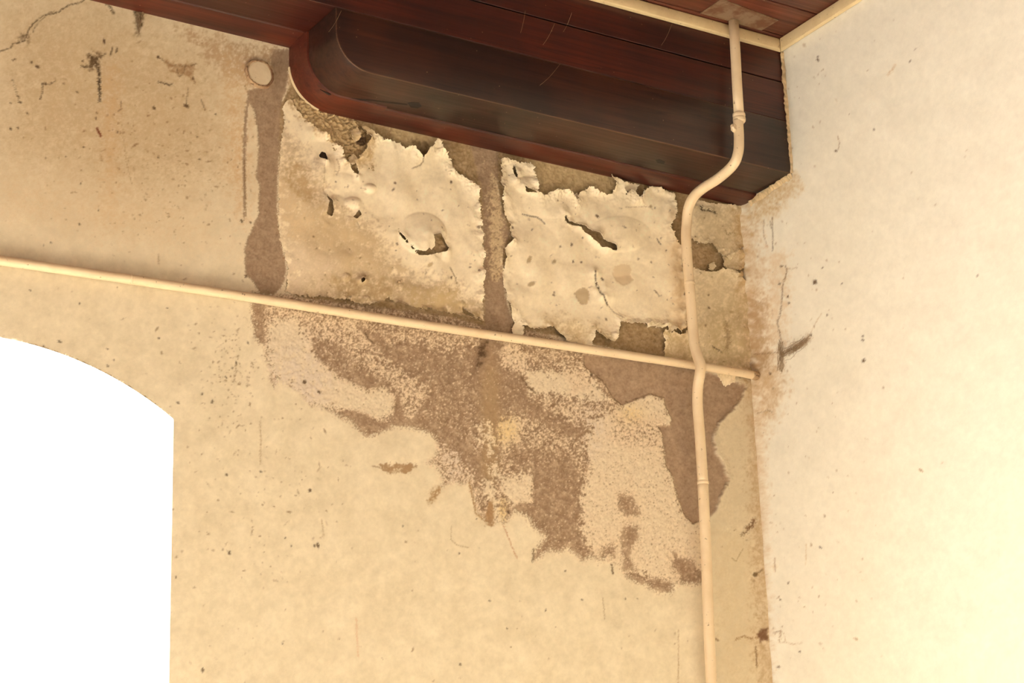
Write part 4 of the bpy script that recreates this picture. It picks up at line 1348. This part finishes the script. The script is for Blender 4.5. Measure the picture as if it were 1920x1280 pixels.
def lip_strip(a, b, n, w0, w1, out, label=None):
    """ragged lip of plaster along a line on the right wall, its inner edge uneven"""
    a, b = np.array(a), np.array(b)
    d = (b - a) / np.linalg.norm(b - a)
    nrm_ = np.array([d[1], -d[0]])          # in (y, z)
    if nrm_ @ out < 0:
        nrm_ = -nrm_
    bm = bmesh.new()
    rows = []
    ww, hgt, inn = w0, 0.005, 0.0
    for i in range(n + 1):
        p = a + (b - a) * i / n
        ww = 0.6 * ww + 0.4 * rng.uniform(w0, w1)
        hgt = 0.5 * hgt + 0.5 * rng.uniform(0.001, 0.009)
        inn = 0.5 * inn - 0.5 * rng.uniform(-0.003, 0.004)
        pts = [(XR - 0.0002, p + nrm_ * (ww + 0.004)), (XR - hgt * 0.7, p + nrm_ * ww * 0.6), (XR - hgt, p + nrm_ * inn), (XR + 0.01, p + nrm_ * (inn - 0.001))]
        rows.append([bm.verts.new((x, q_[0], q_[1])) for x, q_ in pts])
    for i in range(n):
        for k in range(3):
            bm.faces.new((rows[i][k], rows[i][k + 1], rows[i + 1][k + 1], rows[i + 1][k]))
    bmesh.ops.recalc_face_normals(bm, faces=bm.faces[:])
    me = bpy.data.meshes.new('plaster_lip')
    bm.to_mesh(me)
    bm.free()
    at = me.color_attributes.new('tint', 'FLOAT_COLOR', 'POINT')
    for dcol in at.data:
        s_ = rng.uniform(0.6, 1.05)
        dcol.color = (*(lin((226, 198, 154)) * s_), 1)
    o = link('plaster_lip', me, M_PLASTER, wall_right)
    return o


lip_strip((YF, ZCB), (YF, TZ0), 54, 0.0005, 0.004, np.array((-1.0, 0.0)))['label'] = 'ragged plaster edge beside the timber end'
lip_strip((YF - 0.001, ZCB), (YB - 0.03, ZCB - 0.009), 46, 0.002, 0.014, np.array((0.0, -1.0)))['label'] = 'crumbled plaster edge under the timber end'

# ------------------------------------------------------------------ upright pipe
PR = 0.0112
PX, PYU = 2.8105, YF - 0.028
YL = YB - 0.030
pipe = empty('upright_pipe', (2.78, YL, 2.0))
tag(pipe, 'cream painted upright pipe bending round the timber and running down the wall', 'pipe')
zc0 = 3.640
link('upper_pipe', tube_mesh('upper_pipe', [(2.8135, PYU, ZC - 0.0005), (2.812, PYU, 3.80), (2.810, PYU, 3.72), (2.809, PYU, zc0 - 0.01)], PR, 24), M_PIPE, pipe, True)
cz = [(0.012, 0.0114), (0.010, 0.0136), (0.006, 0.0142), (0.003, 0.0136), (0.0015, 0.0128), (0.000, 0.0138), (-0.004, 0.0142), (-0.008, 0.0134), (-0.011, 0.0114)]
link('coupling', tube_mesh('coupling', [(2.809, PYU, zc0 + a) for a, b in cz], [b for a, b in cz], 24), M_PIPE, pipe, True)
bend_px = [(1384, 226, PYU), (1384.7, 242, PYU), (1385.5, 262, PYU), (1384, 286, PYU + 0.002), (1374.5, 309, PYU + 0.018), (1348, 333.5, PYU + 0.066),
           (1318, 353, PYU + 0.112), (1300, 370, PYU + 0.142), (1290.5, 392, YL - 0.012), (1287.5, 420, YL), (1286.5, 445, YL),
           (1289.5, 495, YL), (1293, 533, YL)]
link('bend', tube_mesh('bend', smooth_path([hit(u, v, 1, y) for u, v, y in bend_px], 7), PR, 24), M_PIPE, pipe, True)
low_px = [(1292.6, 528, YL), (1296, 570, YL), (1299, 615, YL), (1302, 645, YL - 0.004), (1308, 668, YL - 0.012), (1313.5, 685, YL - 0.019), (1312, 703, YL - 0.018), (1308.5, 725, YL - 0.008),
          (1308, 760, YL), (1312.5, 820, YL), (1318, 905, YL)]
pts_low = smooth_path([hit(u, v, 1, y) for u, v, y in low_px], 7)
link('lower_pipe', tube_mesh('lower_pipe', pts_low, PR * 1.02, 24), M_PIPE, pipe, True)
pe = hit(1318, 905, 1, YL)
pts_b = smooth_path([tuple(pe + np.array([0, 0, 0.004])), tuple(hit(1325, 1060, 1, YL + 0.004)), tuple(hit(1334, 1280, 1, YL + 0.008)), (2.772, YB - 0.018, 1.6), (2.77, YB - 0.018, 0.002)], 8)
link('bottom_pipe', tube_mesh('bottom_pipe', pts_b, PR * 1.04, 24), M_PIPE, pipe, True)
for (u, v, rr) in ((1293, 531, 0.0121), (1318, 905, 0.0124)):
    c0 = hit(u, v, 1, YL)
    link('joint_ring', tube_mesh('joint_ring', [c0 + np.array([0, 0, a]) for a in (0.004, 0.0025, 0, -0.0025, -0.004)],
                                 [PR, rr, rr, rr, PR], 24), M_PIPE, pipe, True)
# broken clip stub beside the coupling
c0 = hit(1374, 236, 1, PYU)
bm = bmesh.new()
bmesh.ops.create_icosphere(bm, subdivisions=2, radius=1.0)
rng = np.random.default_rng(4)
for v_ in bm.verts:
    k = 1 + rng.uniform(-0.18, 0.18)
    v_.co = Vector((v_.co.x * 0.0075 * k, v_.co.y * 0.006 * k, v_.co.z * 0.010 * k))
    v_.co += Vector(c0) + Vector((0.002, 0, -0.004))
me = bpy.data.meshes.new('clip_stub')
bm.to_mesh(me)
bm.free()
link('clip_stub', me, M_PIPE, pipe)['label'] = 'flaking end of the old pipe clip'

# ------------------------------------------------------------------ rail pipe along the wall
RR = 0.0092
YRL = YB - 0.0125
rail = empty('rail_pipe', (2.2, YRL, 3.12))
tag(rail, 'thin cream painted pipe running across the wall below the peeling paint', 'pipe')
rail_px = [(-300, 446), (0, 488), (220, 520), (440, 553), (660, 588), (880, 622), (990, 638), (1150, 662), (1296, 684), (1380, 697), (1413, 703.5)]
link('tube', tube_mesh('tube', smooth_path([hit(u, v, 1, YRL) for u, v in rail_px], 6), RR, 20), M_PIPE, rail, True)
c0 = hit(243, 523.5, 1, YRL)
c1 = hit(247, 524.1, 1, YRL)
link('joint_ring', tube_mesh('joint_ring', [c0, c0 + (c1 - c0) * 0.3, c0 + (c1 - c0) * 0.7, c1], [RR, RR * 1.06, RR * 1.06, RR], 20), M_PIPE, rail, True)
e0, e1 = hit(1410, 703, 1, YRL), hit(1421, 704.8, 1, YRL)
M_RUSTY = paint_mat('rusty_paint', (206, 176, 134), (120, 86, 56), 0.9, 0.7, 0.5)
link('end_socket', tube_mesh('end_socket', [e0, e0 + (e1 - e0) * 0.2, e0 + (e1 - e0) * 0.8, e1], [RR, RR * 1.1, RR * 1.12, RR * 0.85], 20, True, 0.06), M_RUSTY, rail, True)

# ------------------------------------------------------------------ round cover plate
pc = hit(486, 139, 1, YB)
plate = empty('round_cover_plate', (pc[0], YB, pc[2]))
tag(plate, 'round grey-cream blanking plate with a rusty rim beside the timber end', 'plate')
M_PLATE = paint_mat('plate_paint', (222, 202, 168), (200, 172, 136), 0.5, 0.6, 0.05)
M_RUST = paint_mat('rust', (112, 72, 46), (198, 168, 128), 0.9, 0.85, 0.5)
rp = 0.0285


def disc(name, prof_, n=56, wob=0.0, seed=3):
    rng_ = np.random.default_rng(seed)
    wv = 1 + wob * np.convolve(rng_.standard_normal(n + 6), np.ones(4) / 4, 'same')[:n]
    vs_, fs = [], []
    for r, d in prof_:
        for k in range(n):
            a = 2 * math.pi * k / n
            vs_.append((pc[0] + r * wv[k] * math.cos(a), YB - d, pc[2] + r * wv[k] * math.sin(a)))
    for i in range(len(prof_) - 1):
        for k in range(n):
            fs.append((i * n + k, i * n + (k + 1) % n, (i + 1) * n + (k + 1) % n, (i + 1) * n + k))
    fs.append(tuple(range((len(prof_) - 1) * n, len(prof_) * n)))
    me = bpy.data.meshes.new(name)
    me.from_pydata(vs_, [], fs)
    bm = bmesh.new()
    bm.from_mesh(me)
    bmesh.ops.recalc_face_normals(bm, faces=bm.faces[:])
    bm.to_mesh(me)
    bm.free()
    return me


link('rim', disc('rim', [(rp + 0.003, -0.001), (rp + 0.0025, 0.003), (rp + 0.0008, 0.0062), (rp - 0.0025, 0.0060), (rp - 0.004, 0.002)], wob=0.05), M_RUST, plate)['label'] = 'rusty flaking rim'
link('disc', disc('disc', [(rp - 0.002, 0.001), (rp - 0.0025, 0.0042), (rp - 0.005, 0.0050), (rp - 0.012, 0.0052)], wob=0.035, seed=8), M_PLATE, plate)

# ------------------------------------------------------------------ stained patch plate on the ceiling round the pipe
m, nt, b = new_mat('patch_tape')
v_ = obj_coords(nt)
c_ = mix_col(nt, (*lin((132, 108, 84)), 1), (*lin((104, 62, 40)), 1), ramp(nt, noise(nt, v_, 28, 4, 0.6), 0.46, g4(0), 0.62, g4(0.9)))
nt.links.new(c_, b.inputs['Base Color'])
b.inputs['Roughness'].default_value = 0.5
corners = [hit(u, v, 2, ZC - 0.0015) for u, v in ((1313, 25), (1353, -2), (1460, 38), (1428, 57))]
bm = bmesh.new()
lo_ = [bm.verts.new((p[0], p[1], ZC - 0.0018)) for p in corners]
hi_ = [bm.verts.new((p[0], p[1], ZC - 0.0002)) for p in corners]
bm.faces.new(lo_)
bm.faces.new(hi_[::-1])
for i in range(4):
    j = (i + 1) % 4
    bm.faces.new((lo_[j], lo_[i], hi_[i], hi_[j]))
bmesh.ops.recalc_face_normals(bm, faces=bm.faces[:])
bmesh.ops.subdivide_edges(bm, edges=bm.edges[:], cuts=2)
me = bpy.data.meshes.new('ceiling_patch')
bm.to_mesh(me)
bm.free()
patch = link('ceiling_patch', me, m)
tag(patch, 'greyish stained patch on the ceiling boards round the top of the upright pipe', 'patch')


# ------------------------------------------------------------------ cobwebs
m, nt, b = new_mat('cobweb_thread')
cwc = mix_col(nt, (*lin((176, 150, 116)), 1), (*lin((130, 104, 76)), 1), noise(nt, obj_coords(nt), 80, 2))
nt.links.new(cwc, b.inputs['Base Color'])
b.inputs['Roughness'].default_value = 0.9


def cobweb(name, strands, label, rad=0.0004):
    vs_, fs = [], []
    for st in strands:
        P = np.array(st)
        n0 = len(vs_)
        for p in P:
            for k in range(3):
                a = 2 * math.pi * k / 3
                vs_.append((p[0] + rad * math.cos(a), p[1] + rad * math.sin(a) * 0.7, p[2] + rad * math.sin(a)))
        for i in range(len(P) - 1):
            for k in range(3):
                fs.append((n0 + i * 3 + k, n0 + i * 3 + (k + 1) % 3, n0 + (i + 1) * 3 + (k + 1) % 3, n0 + (i + 1) * 3 + k))
    me = bpy.data.meshes.new(name)
    me.from_pydata(vs_, [], fs)
    me.update()
    o = link(name, me, m)
    tag(o, label, 'cobweb', 'dusty cobwebs')
    return o


rng = np.random.default_rng(77)
st = []
for i in range(30):
    t0_ = rng.uniform(0, 0.5)
    fan = rng.normal() * 0.7
    pts = []
    for t in np.linspace(t0_, min(1, t0_ + rng.uniform(0.3, 0.7)), 7):
        u = 1462 + 56 * t + rng.normal() * 1.2 + fan * 3
        v = 664 - 34 * t ** 1.4 + fan * 9 * (1 - 0.6 * t) + rng.normal() * 1.5
        p = hit(u, v, 0, XR - 0.002 - 0.008 * rng.random())
        pts.append(p)
    st.append(pts)
for i in range(12):
    pts = []
    for t in np.linspace(0, 1, 6):
        u = 1463 + 6 * rng.normal() * 0.5 + 3 * math.sin(i)
        v = 640 + 56 * t + rng.normal() * 2
        pts.append(hit(u, v, 0, XR - 0.002 - 0.006 * rng.random()))
    st.append(pts)
cobweb('cobweb', st, 'dusty grey cobweb clinging to the right wall near the end of the thin pipe')
st = []
for i in range(30):
    pts = []
    u0 = 254 + 15 * rng.random()
    for t in np.linspace(0, rng.uniform(0.4, 1), 6):
        u = u0 + (259 - u0) * t + rng.normal()
        v = 22 + 42 * t
        pts.append(hit(u, v, 1, YB - 0.002 - 0.006 * rng.random()))
    st.append(pts)
cobweb('cobweb', st, 'dark dusty cobweb hanging in a wedge under the red moulding at the upper left')
web = empty('cobweb', tuple(hit(1040, 60, 1, YF)))
tag(web, 'thin pale cobweb threads across the dark red beam', 'cobweb', 'dusty cobwebs')
for (ua, va, ub, vb) in ((1072, 24, 1056, 60), (985, 20, 976, 62), (1040, 44, 1018, 84), (1050, 120, 1012, 160), (1260, 45, 1240, 85), (640, 20, 616, 60)):
    A, B = hit(ua, va, 1, YF - 0.002), hit(ub, vb, 1, YF - 0.0008)
    pts = np.array([A + (B - A) * t + np.array([0, 0, -0.004 * math.sin(math.pi * t)]) for t in np.linspace(0, 1, 9)])
    link('thread', tube_mesh('thread', pts, 0.00025, 4), m, web)
